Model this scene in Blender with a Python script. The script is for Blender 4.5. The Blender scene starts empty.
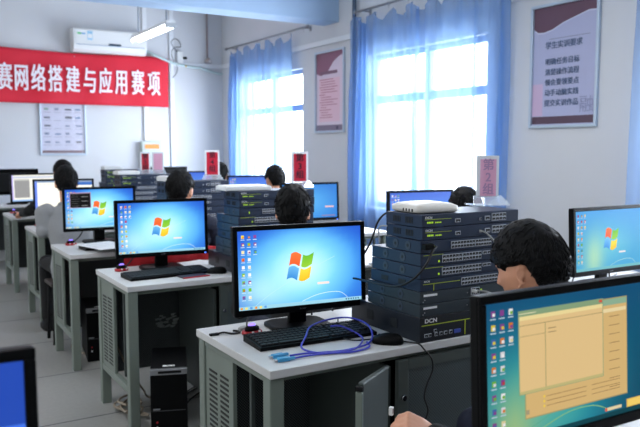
import bpy, bmesh, math, random
from mathutils import Vector, Matrix, noise, Euler
PI = math.pi
sc = bpy.context.scene
COL = sc.collection
random.seed(7)

# ---------------------------------------------------------------- colour and materials
def lin(c):
    return tuple((v/12.92 if v <= .04045 else ((v+.055)/1.055)**2.4) for v in [x/255 for x in c])

MATS = {}
def mat(name, rgb, rough=.5, metal=0, spec=.5, noise_amt=0, noise_scale=8, emit=None, strength=1, bump=0, bump_scale=60,
        trans=0, alpha=1, sheen=0, coat=0):
    if name in MATS: return MATS[name]
    m = bpy.data.materials.new(name); m.use_nodes = True
    nt = m.node_tree; b = nt.nodes['Principled BSDF']
    c = lin(rgb)
    b.inputs['Base Color'].default_value = (*c, 1)
    b.inputs['Roughness'].default_value = rough
    b.inputs['Metallic'].default_value = metal
    b.inputs['Specular IOR Level'].default_value = spec
    b.inputs['Transmission Weight'].default_value = trans
    b.inputs['Alpha'].default_value = alpha
    b.inputs['Coat Weight'].default_value = coat
    b.inputs['Sheen Weight'].default_value = sheen
    if emit:
        b.inputs['Emission Color'].default_value = (*lin(emit), 1); b.inputs['Emission Strength'].default_value = strength
    tc = nt.nodes.new('ShaderNodeTexCoord')
    if noise_amt:
        n = nt.nodes.new('ShaderNodeTexNoise'); n.inputs['Scale'].default_value = noise_scale; n.inputs['Detail'].default_value = 5
        r = nt.nodes.new('ShaderNodeMapRange'); r.inputs['From Min'].default_value = .3; r.inputs['From Max'].default_value = .7
        r.inputs['To Min'].default_value = 1-noise_amt; r.inputs['To Max'].default_value = 1+noise_amt
        h = nt.nodes.new('ShaderNodeVectorMath'); h.operation = 'SCALE'; h.inputs[0].default_value = c
        nt.links.new(tc.outputs['Object'], n.inputs['Vector']); nt.links.new(n.outputs['Fac'], r.inputs['Value'])
        nt.links.new(r.outputs[0], h.inputs['Scale']); nt.links.new(h.outputs[0], b.inputs['Base Color'])
    if bump:
        n2 = nt.nodes.new('ShaderNodeTexNoise'); n2.inputs['Scale'].default_value = bump_scale; n2.inputs['Detail'].default_value = 4
        bp = nt.nodes.new('ShaderNodeBump'); bp.inputs['Strength'].default_value = bump; bp.inputs['Distance'].default_value = .01
        nt.links.new(tc.outputs['Object'], n2.inputs['Vector']); nt.links.new(n2.outputs['Fac'], bp.inputs['Height'])
        nt.links.new(bp.outputs[0], b.inputs['Normal'])
    MATS[name] = m
    return m

def attr_emit(name, strength):
    m = bpy.data.materials.new(name); m.use_nodes = True; nt = m.node_tree; nt.nodes.clear()
    o = nt.nodes.new('ShaderNodeOutputMaterial'); e = nt.nodes.new('ShaderNodeEmission'); a = nt.nodes.new('ShaderNodeAttribute')
    g = nt.nodes.new('ShaderNodeBsdfGlossy'); g.inputs['Roughness'].default_value = .35; g.inputs['Color'].default_value = (.018, .018, .018, 1)
    ad = nt.nodes.new('ShaderNodeAddShader')
    a.attribute_name = 'Col'; e.inputs['Strength'].default_value = strength
    nt.links.new(a.outputs['Color'], e.inputs['Color']); nt.links.new(e.outputs[0], ad.inputs[0]); nt.links.new(g.outputs[0], ad.inputs[1])
    nt.links.new(ad.outputs[0], o.inputs['Surface'])
    return m

def attr_paint(name, rough=.4):
    m = bpy.data.materials.new(name); m.use_nodes = True; nt = m.node_tree
    a = nt.nodes.new('ShaderNodeAttribute'); a.attribute_name = 'Col'
    b = nt.nodes['Principled BSDF']; b.inputs['Roughness'].default_value = rough
    nt.links.new(a.outputs['Color'], b.inputs['Base Color'])
    return m

M_SCREEN = attr_emit('lit_display', 1.18)
M_PRINT = attr_paint('printed_paper', .35)

wall_m = mat('wall_paint', (208, 210, 214), .85, noise_amt=.02, noise_scale=2.5, bump=.05, bump_scale=90)
ceil_m = mat('ceiling_paint', (225, 228, 230), .9)
beam_m = mat('beam_paint', (166, 192, 222), .85, noise_amt=.02, noise_scale=1.5)
trim_m = mat('trim_paint', (225, 228, 232), .6)
desk_top_m = mat('laminate', (202, 202, 202), .38, noise_amt=.02, noise_scale=14)
desk_edge_m = mat('laminate_edge', (196, 196, 196), .5)
steel_m = mat('painted_steel', (118, 128, 120), .42, noise_amt=.05, noise_scale=5)
door_steel_m = mat('dark_painted_steel', (66, 74, 72), .5, noise_amt=.05, noise_scale=6)
black_m = mat('black_plastic', (8, 9, 11), .4, spec=.1)
black2_m = mat('black_matt_plastic', (16, 17, 20), .6, spec=.2)
key_m = mat('key_plastic', (22, 23, 27), .45, spec=.3)
dev_m = mat('blue_black_metal', (28, 42, 66), .45, metal=.1, spec=.35, noise_amt=.06, noise_scale=6)
dev2_m = mat('slate_metal', (46, 55, 62), .45, metal=.1, spec=.35, noise_amt=.05, noise_scale=6)
dev3_m = mat('dark_front_metal', (16, 20, 30), .4)
white_pl = mat('white_plastic', (226, 228, 228), .4)
cream_pl = mat('warm_white_plastic', (226, 222, 214), .42)
port_m = mat('port_surround', (188, 194, 204), .4, metal=.2)
hole_m = mat('port_hole', (6, 7, 10), .6)
silver_m = mat('brushed_silver', (150, 152, 156), .35, metal=.7)
chrome_m = mat('chrome', (200, 200, 205), .15, metal=1)
lime_m = mat('lime_print', (176, 196, 40), .5)
lettering_m = mat('pale_print', (232, 234, 238), .5)
led_g = mat('green_led', (120, 160, 30), .4, emit=(180, 225, 40), strength=.7)
led_b = mat('blue_led', (90, 120, 255), .4, emit=(70, 120, 255), strength=2.5)
led_p = mat('violet_led', (140, 120, 255), .4, emit=(150, 120, 255), strength=1.6)
red_m = mat('red_plastic', (170, 22, 34), .35)
red_cloth_m = mat('red_cloth', (165, 14, 26), .8, bump=.2)
banner_m = mat('banner_cloth', (212, 26, 52), .7, noise_amt=.05, noise_scale=3)
blue_cable_m = mat('indigo_cable', (62, 66, 190), .4)
cyan_m = mat('cyan_plug', (60, 150, 200), .4)
black_cable_m = mat('black_cable', (12, 12, 14), .5)
grey_cable_m = mat('grey_cable', (150, 152, 150), .5)
beige_cable_m = mat('dusty_beige_cable', (150, 138, 122), .7)
skin_m = mat('skin', (222, 160, 128), .5, noise_amt=.04, noise_scale=20)
lip_m = mat('lips', (170, 96, 88), .5)
hair_m = mat('black_hair', (8, 8, 10), .6, spec=.18)
black_shirt_m = mat('black_cloth', (13, 14, 16), .85, bump=.3, bump_scale=90)
grey_shirt_m = mat('grey_cloth', (150, 152, 155), .9, bump=.3, bump_scale=90)
white_shirt_m = mat('white_cloth', (205, 208, 214), .85, bump=.3)
navy_m = mat('navy_cloth', (26, 32, 52), .85, bump=.3)
paper_m = mat('paper', (232, 234, 238), .8)
frame_m = mat('poster_frame', (186, 200, 214), .3, metal=.4)
win_frame_m = mat('window_frame', (150, 172, 205), .4)
orange_m = mat('orange_print', (220, 140, 60), .5)
wood_m = mat('stool_seat_board', (58, 50, 46), .5, noise_amt=.15, noise_scale=10)
eye_m = mat('eye_white', (225, 225, 222), .25)
iris_m = mat('iris', (30, 20, 16), .2)

def floor_mat():
    m = bpy.data.materials.new('floor_tiles'); m.use_nodes = True; nt = m.node_tree; b = nt.nodes['Principled BSDF']
    tc = nt.nodes.new('ShaderNodeTexCoord'); mp = nt.nodes.new('ShaderNodeMapping')
    mp.inputs['Location'].default_value = (20, -3.79+.84*8, 0)
    br = nt.nodes.new('ShaderNodeTexBrick'); br.offset = 0; br.inputs['Scale'].default_value = 1
    br.inputs['Brick Width'].default_value = 40; br.inputs['Row Height'].default_value = .84
    br.inputs['Mortar Size'].default_value = .006; br.inputs['Mortar Smooth'].default_value = .1
    br.inputs['Color1'].default_value = (*lin((164, 164, 160)), 1); br.inputs['Color2'].default_value = (*lin((168, 167, 163)), 1)
    br.inputs['Mortar'].default_value = (*lin((58, 64, 68)), 1)
    n = nt.nodes.new('ShaderNodeTexNoise'); n.inputs['Scale'].default_value = 40; n.inputs['Detail'].default_value = 6
    mx = nt.nodes.new('ShaderNodeMix'); mx.data_type = 'RGBA'; mx.blend_type = 'MULTIPLY'; mx.inputs[0].default_value = .25
    nt.links.new(tc.outputs['Object'], mp.inputs[0]); nt.links.new(mp.outputs[0], br.inputs['Vector']); nt.links.new(tc.outputs['Object'], n.inputs['Vector'])
    nt.links.new(br.outputs['Color'], mx.inputs[6]); nt.links.new(n.outputs['Fac'], mx.inputs[7]); nt.links.new(mx.outputs[2], b.inputs['Base Color'])
    b.inputs['Roughness'].default_value = .32
    return m

def mesh_panel_mat(nm, holes, sheet):
    # perforated sheet: a grid of hole dots; the paler ones have passing light painted in
    m = bpy.data.materials.new(nm); m.use_nodes = True; nt = m.node_tree; b = nt.nodes['Principled BSDF']
    tc = nt.nodes.new('ShaderNodeTexCoord'); v = nt.nodes.new('ShaderNodeTexVoronoi'); v.inputs['Scale'].default_value = 125; v.inputs['Randomness'].default_value = 0
    mp = nt.nodes.new('ShaderNodeMapping'); mp.inputs['Rotation'].default_value = (0, PI/4, 0); mp.inputs['Scale'].default_value = (1, 0, 1)
    r = nt.nodes.new('ShaderNodeValToRGB'); r.color_ramp.elements[0].position = .34; r.color_ramp.elements[1].position = .42
    r.color_ramp.elements[0].color = (*lin(holes), 1); r.color_ramp.elements[1].color = (*lin(sheet), 1)
    nt.links.new(tc.outputs['Object'], mp.inputs[0]); nt.links.new(mp.outputs[0], v.inputs['Vector'])
    nt.links.new(v.outputs['Distance'], r.inputs[0]); nt.links.new(r.outputs[0], b.inputs['Base Color']); b.inputs['Roughness'].default_value = .5
    return m

def curtain_mat():
    m = bpy.data.materials.new('sheer_blue_cloth'); m.use_nodes = True; nt = m.node_tree; nt.nodes.clear()
    o = nt.nodes.new('ShaderNodeOutputMaterial')
    d = nt.nodes.new('ShaderNodeBsdfDiffuse'); d.inputs['Color'].default_value = (*lin((100, 142, 200)), 1)
    t = nt.nodes.new('ShaderNodeBsdfTranslucent'); t.inputs['Color'].default_value = (*lin((170, 202, 240)), 1)
    p = nt.nodes.new('ShaderNodeBsdfTransparent'); p.inputs['Color'].default_value = (*lin((242, 248, 255)), 1)
    m1 = nt.nodes.new('ShaderNodeMixShader'); m1.inputs[0].default_value = .55
    m2 = nt.nodes.new('ShaderNodeMixShader'); m2.inputs[0].default_value = .45
    n = nt.nodes.new('ShaderNodeTexNoise'); n.inputs['Scale'].default_value = 3
    nt.links.new(d.outputs[0], m1.inputs[1]); nt.links.new(t.outputs[0], m1.inputs[2])
    nt.links.new(m1.outputs[0], m2.inputs[1]); nt.links.new(p.outputs[0], m2.inputs[2]); nt.links.new(m2.outputs[0], o.inputs['Surface'])
    return m

def acrylic_mat():
    m = bpy.data.materials.new('clear_acrylic'); m.use_nodes = True; nt = m.node_tree; nt.nodes.clear()
    o = nt.nodes.new('ShaderNodeOutputMaterial')
    g = nt.nodes.new('ShaderNodeBsdfGlossy'); g.inputs['Roughness'].default_value = .1
    d = nt.nodes.new('ShaderNodeBsdfDiffuse'); d.inputs['Color'].default_value = (.75, .85, .95, 1)
    p = nt.nodes.new('ShaderNodeBsdfTransparent')
    m1 = nt.nodes.new('ShaderNodeMixShader'); m1.inputs[0].default_value = .5
    m2 = nt.nodes.new('ShaderNodeMixShader'); m2.inputs[0].default_value = .55
    nt.links.new(g.outputs[0], m1.inputs[1]); nt.links.new(d.outputs[0], m1.inputs[2])
    nt.links.new(m1.outputs[0], m2.inputs[1]); nt.links.new(p.outputs[0], m2.inputs[2]); nt.links.new(m2.outputs[0], o.inputs['Surface'])
    return m
def glass_mat():
    m = bpy.data.materials.new('window_glass'); m.use_nodes = True; nt = m.node_tree; nt.nodes.clear()
    o = nt.nodes.new('ShaderNodeOutputMaterial')
    g = nt.nodes.new('ShaderNodeBsdfGlossy'); g.inputs['Roughness'].default_value = .02
    p = nt.nodes.new('ShaderNodeBsdfTransparent'); p.inputs['Color'].default_value = (.93, .97, 1, 1)
    m2 = nt.nodes.new('ShaderNodeMixShader'); m2.inputs[0].default_value = .94
    nt.links.new(g.outputs[0], m2.inputs[1]); nt.links.new(p.outputs[0], m2.inputs[2]); nt.links.new(m2.outputs[0], o.inputs['Surface'])
    return m
floor_m = floor_mat(); perf_m = mesh_panel_mat('perforated_sheet', (92, 98, 100), (28, 33, 36)); perf2_m = mesh_panel_mat('perforated_door', (50, 59, 62), (68, 78, 80)); curtain_m = curtain_mat(); acrylic_m = acrylic_mat(); glass_m = glass_mat()

# ---------------------------------------------------------------- mesh helpers
class MB:
    """collects shapes and links them as one mesh"""
    def __init__(s): s.bm = bmesh.new(); s.mats = []; s.col = None
    def _mi(s, m):
        if m not in s.mats: s.mats.append(m)
        return s.mats.index(m)
    def box(s, x0, x1, y0, y1, z0, z1, m, bev=0, seg=2, M=None):
        r = bmesh.ops.create_cube(s.bm, size=1)
        vs = r['verts']
        for v in vs:
            v.co = Vector((x0+(v.co.x+.5)*(x1-x0), y0+(v.co.y+.5)*(y1-y0), z0+(v.co.z+.5)*(z1-z0)))
        mi = s._mi(m)
        fs = {f for v in vs for f in v.link_faces}
        for f in fs: f.material_index = mi
        if bev:
            es = list({e for v in vs for e in v.link_edges})
            r2 = bmesh.ops.bevel(s.bm, geom=es, offset=bev, segments=seg, affect='EDGES', profile=.5, material=-1)
            vs = list({v for f in r2['faces'] for v in f.verts} | {v for v in vs if v.is_valid})
            for f in r2['faces']: f.material_index = mi
        if M is not None:
            allv = set()
            st = list(vs)
            for v in st: allv.add(v)
            bmesh.ops.transform(s.bm, matrix=M, verts=list(allv))
        return s
    def poly(s, pts, m):
        vs = [s.bm.verts.new(p) for p in pts]
        f = s.bm.faces.new(vs); f.material_index = s._mi(m); return f
    def prism(s, pts, h, m):
        """closed solid: polygon pts pushed along vector h"""
        a = [s.bm.verts.new(p) for p in pts]; b = [s.bm.verts.new(Vector(p)+Vector(h)) for p in pts]
        mi = s._mi(m); n = len(a); fs = []
        fs.append(s.bm.faces.new(a[::-1])); fs.append(s.bm.faces.new(b))
        for i in range(n): fs.append(s.bm.faces.new((a[i], a[(i+1) % n], b[(i+1) % n], b[i])))
        for f in fs: f.material_index = mi
        return s
    def tube(s, pts, r, m, n=8, cap=True, rs=None):
        mi = s._mi(m); pts = [Vector(p) for p in pts]; rings = []
        up = Vector((0, 0, 1)); prev = None
        for i, p in enumerate(pts):
            t = (pts[min(i+1, len(pts)-1)]-pts[max(i-1, 0)])
            if t.length < 1e-9: t = Vector((0, 0, 1))
            t.normalize()
            if prev is None:
                a = t.orthogonal().normalized()
            else:
                a = prev-t*prev.dot(t)
                a = a.normalized() if a.length > 1e-6 else t.orthogonal().normalized()
            prev = a; b = t.cross(a)
            rr = rs[i] if rs else r
            rings.append([s.bm.verts.new(p+(a*math.cos(2*PI*k/n)+b*math.sin(2*PI*k/n))*rr) for k in range(n)])
        for i in range(len(rings)-1):
            for k in range(n):
                f = s.bm.faces.new((rings[i][k], rings[i][(k+1) % n], rings[i+1][(k+1) % n], rings[i+1][k])); f.material_index = mi; f.smooth = True
        if cap:
            f = s.bm.faces.new(rings[0][::-1]); f.material_index = mi
            f = s.bm.faces.new(rings[-1]); f.material_index = mi
        return s
    def loft(s, rings, m, n=24, smooth=True):
        """rings: (cx, cy, cz, rx, ry[, power]) horizontal super-ellipses, closed at both ends"""
        mi = s._mi(m); R = []
        for rg in rings:
            cx, cy, cz, rx, ry = rg[:5]; pw = rg[5] if len(rg) > 5 else 2
            ring = []
            for k in range(n):
                a = 2*PI*k/n; c, q = math.cos(a), math.sin(a)
                ring.append(s.bm.verts.new((cx+rx*math.copysign(abs(c)**(2/pw), c), cy+ry*math.copysign(abs(q)**(2/pw), q), cz)))
            R.append(ring)
        for i in range(len(R)-1):
            for k in range(n):
                f = s.bm.faces.new((R[i][k], R[i][(k+1) % n], R[i+1][(k+1) % n], R[i+1][k])); f.material_index = mi; f.smooth = smooth
        f = s.bm.faces.new(R[0][::-1]); f.material_index = mi
        f = s.bm.faces.new(R[-1]); f.material_index = mi
        return s
    def sphere(s, c, r, m, sc3=(1, 1, 1), seg=16, M=None):
        res = bmesh.ops.create_uvsphere(s.bm, u_segments=seg, v_segments=max(6, seg*2//3), radius=r)
        mi = s._mi(m)
        for v in res['verts']:
            v.co = Vector((v.co.x*sc3[0], v.co.y*sc3[1], v.co.z*sc3[2]))
            if M is not None: v.co = M @ v.co
            v.co += Vector(c)
        for f in {f for v in res['verts'] for f in v.link_faces}: f.material_index = mi; f.smooth = True
        return s
    def build(s, name, parent=None, M=None, smooth=False):
        me = bpy.data.meshes.new(name)
        bmesh.ops.recalc_face_normals(s.bm, faces=s.bm.faces[:]) if not getattr(s, 'norecalc', False) else None
        if M is not None: bmesh.ops.transform(s.bm, matrix=M, verts=s.bm.verts[:])
        s.bm.to_mesh(me); s.bm.free()
        for m in s.mats: me.materials.append(m)
        if smooth:
            for p in me.polygons: p.use_smooth = True
        o = bpy.data.objects.new(name, me); COL.objects.link(o)
        if parent: o.parent = parent
        return o

def tag(o, label=None, cat=None, group=None, kind=None):
    if label: o['label'] = label
    if cat: o['category'] = cat
    if group: o['group'] = group
    if kind: o['kind'] = kind
    return o
def thing(name, label, cat, loc=(0, 0, 0), rz=0, group=None):
    o = bpy.data.objects.new(name, None); COL.objects.link(o); o.empty_display_size = .05
    o.location = loc; o.rotation_euler = (0, 0, rz)
    return tag(o, label, cat, group)
def struct(mb, name): return tag(mb.build(name), kind='structure')
KIDS = {}
def dup(root, loc, rz=None, label=None, group=None):
    def cp(o, par):
        c = o.copy(); COL.objects.link(c)
        if par: c.parent = par
        for ch in list(o.children): cp(ch, c)
        return c
    r = cp(root, None); r.location = loc
    if rz is not None: r.rotation_euler = (0, 0, rz)
    if label: r['label'] = label
    if group: r['group'] = group
    return r

def smooth_path(pts, k=8):
    pts = [Vector(p) for p in pts]; out = []
    P = [pts[0]]+pts+[pts[-1]]
    for i in range(1, len(P)-2):
        for j in range(k):
            t = j/k
            a, b, c, d = P[i-1], P[i], P[i+1], P[i+2]
            out.append(.5*((2*b)+(c-a)*t+(2*a-5*b+4*c-d)*t*t+(-a+3*b-3*c+d)*t**3))
    out.append(pts[-1]); return out

def text_mesh(name, body, size, m, parent, M, sx=1, extrude=.0006, offset=0, align='CENTER', line=1.0, bold=0):
    cu = bpy.data.curves.new(name, 'FONT'); cu.body = body; cu.size = size; cu.extrude = extrude; cu.offset = offset
    cu.align_x = align; cu.align_y = 'CENTER'; cu.space_line = line; cu.resolution_u = 3
    t = bpy.data.objects.new(name+'_tmp', cu); COL.objects.link(t)
    dg = bpy.context.evaluated_depsgraph_get(); me = bpy.data.meshes.new_from_object(t.evaluated_get(dg))
    bpy.data.objects.remove(t); bpy.data.curves.remove(cu)
    me.name = name; me.materials.clear(); me.materials.append(m)
    if bold:
        bm = bmesh.new()
        for i, (dx, dy) in enumerate(((-1, -.6), (1, -.6), (-1, .6), (1, .6), (0, 0))):
            me2 = me.copy(); me2.transform(Matrix.Translation((dx*bold/sx, dy*bold, .0001*i))); bm.from_mesh(me2); bpy.data.meshes.remove(me2)
        bm.to_mesh(me); bm.free()
    me.transform(M @ Matrix.Diagonal((sx, 1, 1, 1)))
    o = bpy.data.objects.new(name, me); COL.objects.link(o); o.parent = parent
    return o
def face_Y(x, y, z):      # text standing in the XZ plane, read from -Y
    return Matrix.Translation((x, y, z)) @ Matrix.Rotation(PI/2, 4, 'X')
def face_X(x, y, z):      # text on the window wall, read from -X
    return Matrix.Translation((x, y, z)) @ Matrix.Rotation(-PI/2, 4, 'Z') @ Matrix.Rotation(PI/2, 4, 'X')

class Pic:
    """flat coloured picture (a display image or a print) in the XZ plane, x right, z up, read from -Y"""
    def __init__(s): s.v = []; s.f = []; s.c = []
    def quad(s, pts, col, lay=0):
        i = len(s.v); s.v += [(p[0], -lay*.0003, p[1]) for p in pts]; s.f.append(tuple(range(i, i+len(pts))))
        c = lin(col) if not isinstance(col, list) else None
        for k in range(len(pts)): s.c.append((*(c if c else lin(col[k])), 1))
    def rect(s, x0, x1, z0, z1, col, lay=1): s.quad([(x0, z0), (x1, z0), (x1, z1), (x0, z1)], col, lay)
    def grid(s, x0, x1, z0, z1, fn, nx=20, nz=12):
        for i in range(nx):
            for j in range(nz):
                a, b = i/nx, (i+1)/nx; c, d = j/nz, (j+1)/nz
                P = [(a, c), (b, c), (b, d), (a, d)]
                s.quad([(x0+(x1-x0)*u, z0+(z1-z0)*w) for u, w in P], [fn(u, w) for u, w in P], 0)
    def build(s, name, m, parent, M=None):
        me = bpy.data.meshes.new(name); me.from_pydata(s.v, [], s.f)
        ca = me.color_attributes.new('Col', 'FLOAT_COLOR', 'CORNER')
        for i, c in enumerate(s.c): ca.data[i].color = c
        me.materials.append(m)
        if M is not None: me.transform(M)
        o = bpy.data.objects.new(name, me); COL.objects.link(o); o.parent = parent
        return o

# ---------------------------------------------------------------- room
XW, YW = 4.3, 9.8
XL, YF, ZC = -3.2, -2.4, 3.45
mb = MB(); mb.box(XL, XW+.3, YF, YW+.3, -.1, 0, floor_m); struct(mb, 'floor')
mb = MB(); mb.box(XL, XW+.3, YF, YW+.3, ZC, ZC+.1, ceil_m); struct(mb, 'ceiling')
mb = MB(); mb.box(XL, XW+.3, YW, YW+.2, 0, ZC, wall_m); struct(mb, 'wall_back')
mb = MB(); mb.box(XL, XW+.3, YF-.2, YF, 0, ZC, wall_m); struct(mb, 'wall_front_unseen')  # unseen wall behind the camera, added to block the bright sky there
WINS = [(7.46, 9.2), (4.42, 6.13), (1.1, 2.8)]
WZ0, WZ1 = .82, 2.36
mb = MB()
T = .25
mb.box(XW, XW+T, YF, YW, 0, WZ0, wall_m); mb.box(XW, XW+T, YF, YW, WZ1, ZC, wall_m)
edges = [YF]+[v for w in sorted(WINS) for v in w]+[YW]
for i in range(0, len(edges), 2): mb.box(XW, XW+T, edges[i], edges[i+1], WZ0, WZ1, wall_m)
struct(mb, 'wall_right')
mb = MB(); mb.box(XL, XW, 6.67, 6.97, 2.775, ZC, beam_m, .004); tag(struct(mb, 'beam_ceiling'), 'pale blue concrete beam across the ceiling')
bpy.data.objects['beam_ceiling'].name = 'trim_1'
mb = MB(); mb.box(XW-.035, XW, 2.2, YW, 2.56, 2.615, trim_m, .004); struct(mb, 'trim_2')
mb = MB(); mb.box(3.5, XW-.035, YW-.035, YW, 2.56, 2.615, trim_m, .004); struct(mb, 'trim_3')
mb = MB(); mb.box(XL, XW, YW-.015, YW, 0, .12, trim_m, .003); struct(mb, 'baseboard_back')
mb = MB(); mb.box(XW-.015, XW, YF, YW-.015, 0, .12, trim_m, .003); struct(mb, 'baseboard_right')
for i, (a, b) in enumerate(WINS):
    w = bpy.data.objects.new('window_%d' % (i+1), None); COL.objects.link(w); w['kind'] = 'structure'
    mb = MB(); x0, x1 = XW+.08, XW+.14
    for (p, q, r_, s_) in ((a, a+.05, WZ0, WZ1), (b-.05, b, WZ0, WZ1), ((a+b)/2-.035, (a+b)/2+.035, WZ0, WZ1)): mb.box(x0, x1, p, q, r_, s_, win_frame_m, .004)
    for (r_, s_) in ((WZ0, WZ0+.05), (WZ1-.05, WZ1), (1.87, 1.95)): mb.box(x0+.002, x1-.002, a, b, r_, s_, win_frame_m, .004)
    mb.build('window_frame', w)
    mb = MB(); mb.box(x0+.025, x0+.031, a, b, WZ0, WZ1, glass_m); mb.build('window_pane', w)
    mb = MB(); mb.box(XW-.05, XW+.1, a-.03, b+.03, WZ0-.035, WZ0, trim_m, .006); mb.build('window_sill', w)

# curtains on rods
def curtain(name, y0, y1, ztop, zbot, label, gathers, seedv, amp=.035, x=4.19, group=None, seam=None, split=None):
    rnd = random.Random(seedv)
    ny, nz = 260, 40
    me_v, me_f = [], []
    ph = rnd.random()*6
    for i in range(ny+1):
        u = i/ny
        # dense folds near the gathered ends
        g = sum(A*math.exp(-((u-c)/w)**2) for c, w, A in gathers)
        phase = ph+u*(y1-y0)*30+g*5+math.sin(u*11+seedv)*1.2
        for j in range(nz+1):
            t = j/nz
            z = ztop+(zbot-ztop)*t
            scal = .5+.5*math.cos(u*(y1-y0)/.30*2*PI)
            z -= (1-t)**6*.10*(1-scal)**1.1          # drops between the hooks
            a = amp*(.55+.45*min(1, t*3))*(1+.5*g)
            xx = x+a*math.sin(phase+.5*math.sin(t*3+u*9))+.012*math.sin(phase*2.3+t*4)
            yy = y0+(y1-y0)*u+.012*math.cos(phase)+.02*math.sin(t*2.4+u*7)*t
            if seam is not None:
                yy += (.03*math.sin(t*6)*math.exp(-((u-seam)/.03)**2))
            me_v.append((xx, yy, z))
    for i in range(ny):
        for j in range(nz):
            k = i*(nz+1)+j
            me_f.append((k, k+1, k+nz+2, k+nz+1))
    me = bpy.data.meshes.new(name); me.from_pydata(me_v, [], me_f); me.materials.append(curtain_m)
    for p in me.polygons: p.use_smooth = True
    o = bpy.data.objects.new(name, me); COL.objects.link(o)
    return tag(o, label, 'curtain', group)
G = 'blue curtains on the window wall'
curtain('curtain', 7.53, 9.31, 2.76, .55, 'sheer blue curtain over the far window, nearest the back wall', [(.97, .06, 1.2)], 2, group=G)
curtain('curtain', 5.28, 6.28, 2.75, .45, 'sheer blue curtain on the middle window, half nearer the back wall', [(.86, .1, 1.6), (0, .04, 1)], 5, group=G, seam=0)
curtain('curtain', 4.10, 5.25, 2.75, .45, 'sheer blue curtain on the middle window, half beside the requirements poster', [(.08, .1, 1.8), (1, .04, 1)], 9, group=G)
curtain('curtain', .9, 2.95, 2.75, .45, 'blue curtain edge at the right of the requirements poster', [(.95, .08, 1.5)], 12, group=G)
def rod(y0, y1, label):
    t = thing('curtain_rod', label, 'curtain rod', (XW, y0, 2.79), group='curtain rods')
    mb = MB(); mb.tube([(-.11, 0, 0), (-.11, y1-y0, 0)], .011, silver_m, 10); mb.build('rod', t)
    for q in (0, y1-y0): mb = MB(); mb.sphere((-.11, q, 0), .02, silver_m); mb.build('finial', t)
    for yy in (.12, (y1-y0)-.12):
        mb = MB(); mb.box(-.115, 0, yy-.008, yy+.008, -.006, .006, silver_m); mb.box(-.006, 0, yy-.02, yy+.02, -.03, .03, silver_m); mb.build('bracket', t)
    mb = MB(); n = int((y1-y0-.2)/.30)
    for k in range(n+1):
        yy = .1+k*.30; mb.tube([(-.11+.016*math.cos(a), yy, .016*math.sin(a)-.006) for a in [q*2*PI/10 for q in range(11)]], .002, silver_m, 5)
        mb.tube([(-.11, yy, -.02), (-.11, yy, -.05)], .002, silver_m, 5)
    mb.build('hook', t)
    return t
rod(7.15, 9.4, 'metal curtain rod over the far window'); rod(4.03, 6.2, 'metal curtain rod over the middle window'); rod(.8, 3.0, 'metal curtain rod over the window right of the poster')

# pipes on the walls
def pipe(x, y, z0, z1, r, m, label, name='conduit'):
    mb = MB(); mb.tube([(0, 0, 0), (0, 0, z1-z0)], r, m, 12); o = mb.build(name); o.location = (x, y, z0); return tag(o, label, 'pipe')
pipe(4.255, 6.31, .0, ZC, .022, mat('grey_pipe', (72, 90, 112), .5), 'dark grey vertical pipe beside the middle window curtain', 'wall_pipe')
def trunk(x0, x1, z0, z1, label):
    mb = MB(); mb.box(0, x1-x0, -.03, 0, 0, z1-z0, trim_m, .003); o = mb.build('cable_trunking'); o.location = (x0, YW-.001, z0); return tag(o, label, 'cable trunking')
trunk(3.12, 3.18, 1.52, 3.4, 'white cable trunking running down to the wall box')
trunk(3.50, 3.56, .12, 3.4, 'white cable trunking beside the right end of the red banner')
pipe(4.06, YW-.03, 2.68, 3.4, .012, mat('rust_pipe', (150, 132, 130), .6), 'thin brownish pipe near the room corner', 'wall_pipe')
mb = MB(); mb.loft([(0, 0, 0, .05, .05), (0, 0, .03, .05, .05), (0, 0, .07, .02, .02)], mat('detector_plastic', (176, 164, 158), .5))
o = mb.build('junction_cap'); o.location = (4.06, YW-.06, 2.63); tag(o, 'small round brownish cap at the bottom of the thin pipe', 'pipe fitting')

# ---------------------------------------------------------------- air conditioner
t = thing('air_conditioner', 'white wall-mounted air conditioner above the red banner', 'air conditioner', (2.17, YW, 2.655))
prof = [(0, 0), (-.14, .0), (-.19, .035), (-.21, .09), (-.21, .26), (-.19, .295), (0, .3)]
mb = MB(); mb.prism([(0, p[0], p[1]) for p in prof], (.95, 0, 0), white_pl); mb.build('body', t)
mb = MB(); mb.box(.02, .93, -.216, -.209, .10, .275, white_pl, .003); mb.build('front_panel', t)
mb = MB(); mb.box(.03, .92, -.214, -.208, .085, .093, mat('grey_line', (150, 165, 190), .4)); mb.build('air_outlet', t)
mb = MB(); mb.box(.44, .6, -.221, -.215, .095, .118, mat('dark_display', (30, 60, 80), .2)); mb.build('display_strip', t)
mb = MB(); mb.box(.17, .235, -.2185, -.2155, .15, .26, mat('energy_sticker', (150, 200, 228), .4)); mb.box(.175, .23, -.2195, -.218, .17, .225, white_pl); mb.build('energy_sticker', t)
mb = MB(); mb.loft([(0, 0, 0, .03, .012), (0, 0, .002, .03, .012)], mat('green_logo', (90, 190, 120), .4)); mb.loft([(.05, 0, 0, .03, .01), (.05, 0, .002, .03, .01)], mat('blue_logo', (90, 170, 220), .4))
mb.build('badge', t, Matrix.Translation((.07, -.2165, .225)) @ Matrix.Rotation(PI/2, 4, 'X'))

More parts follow.
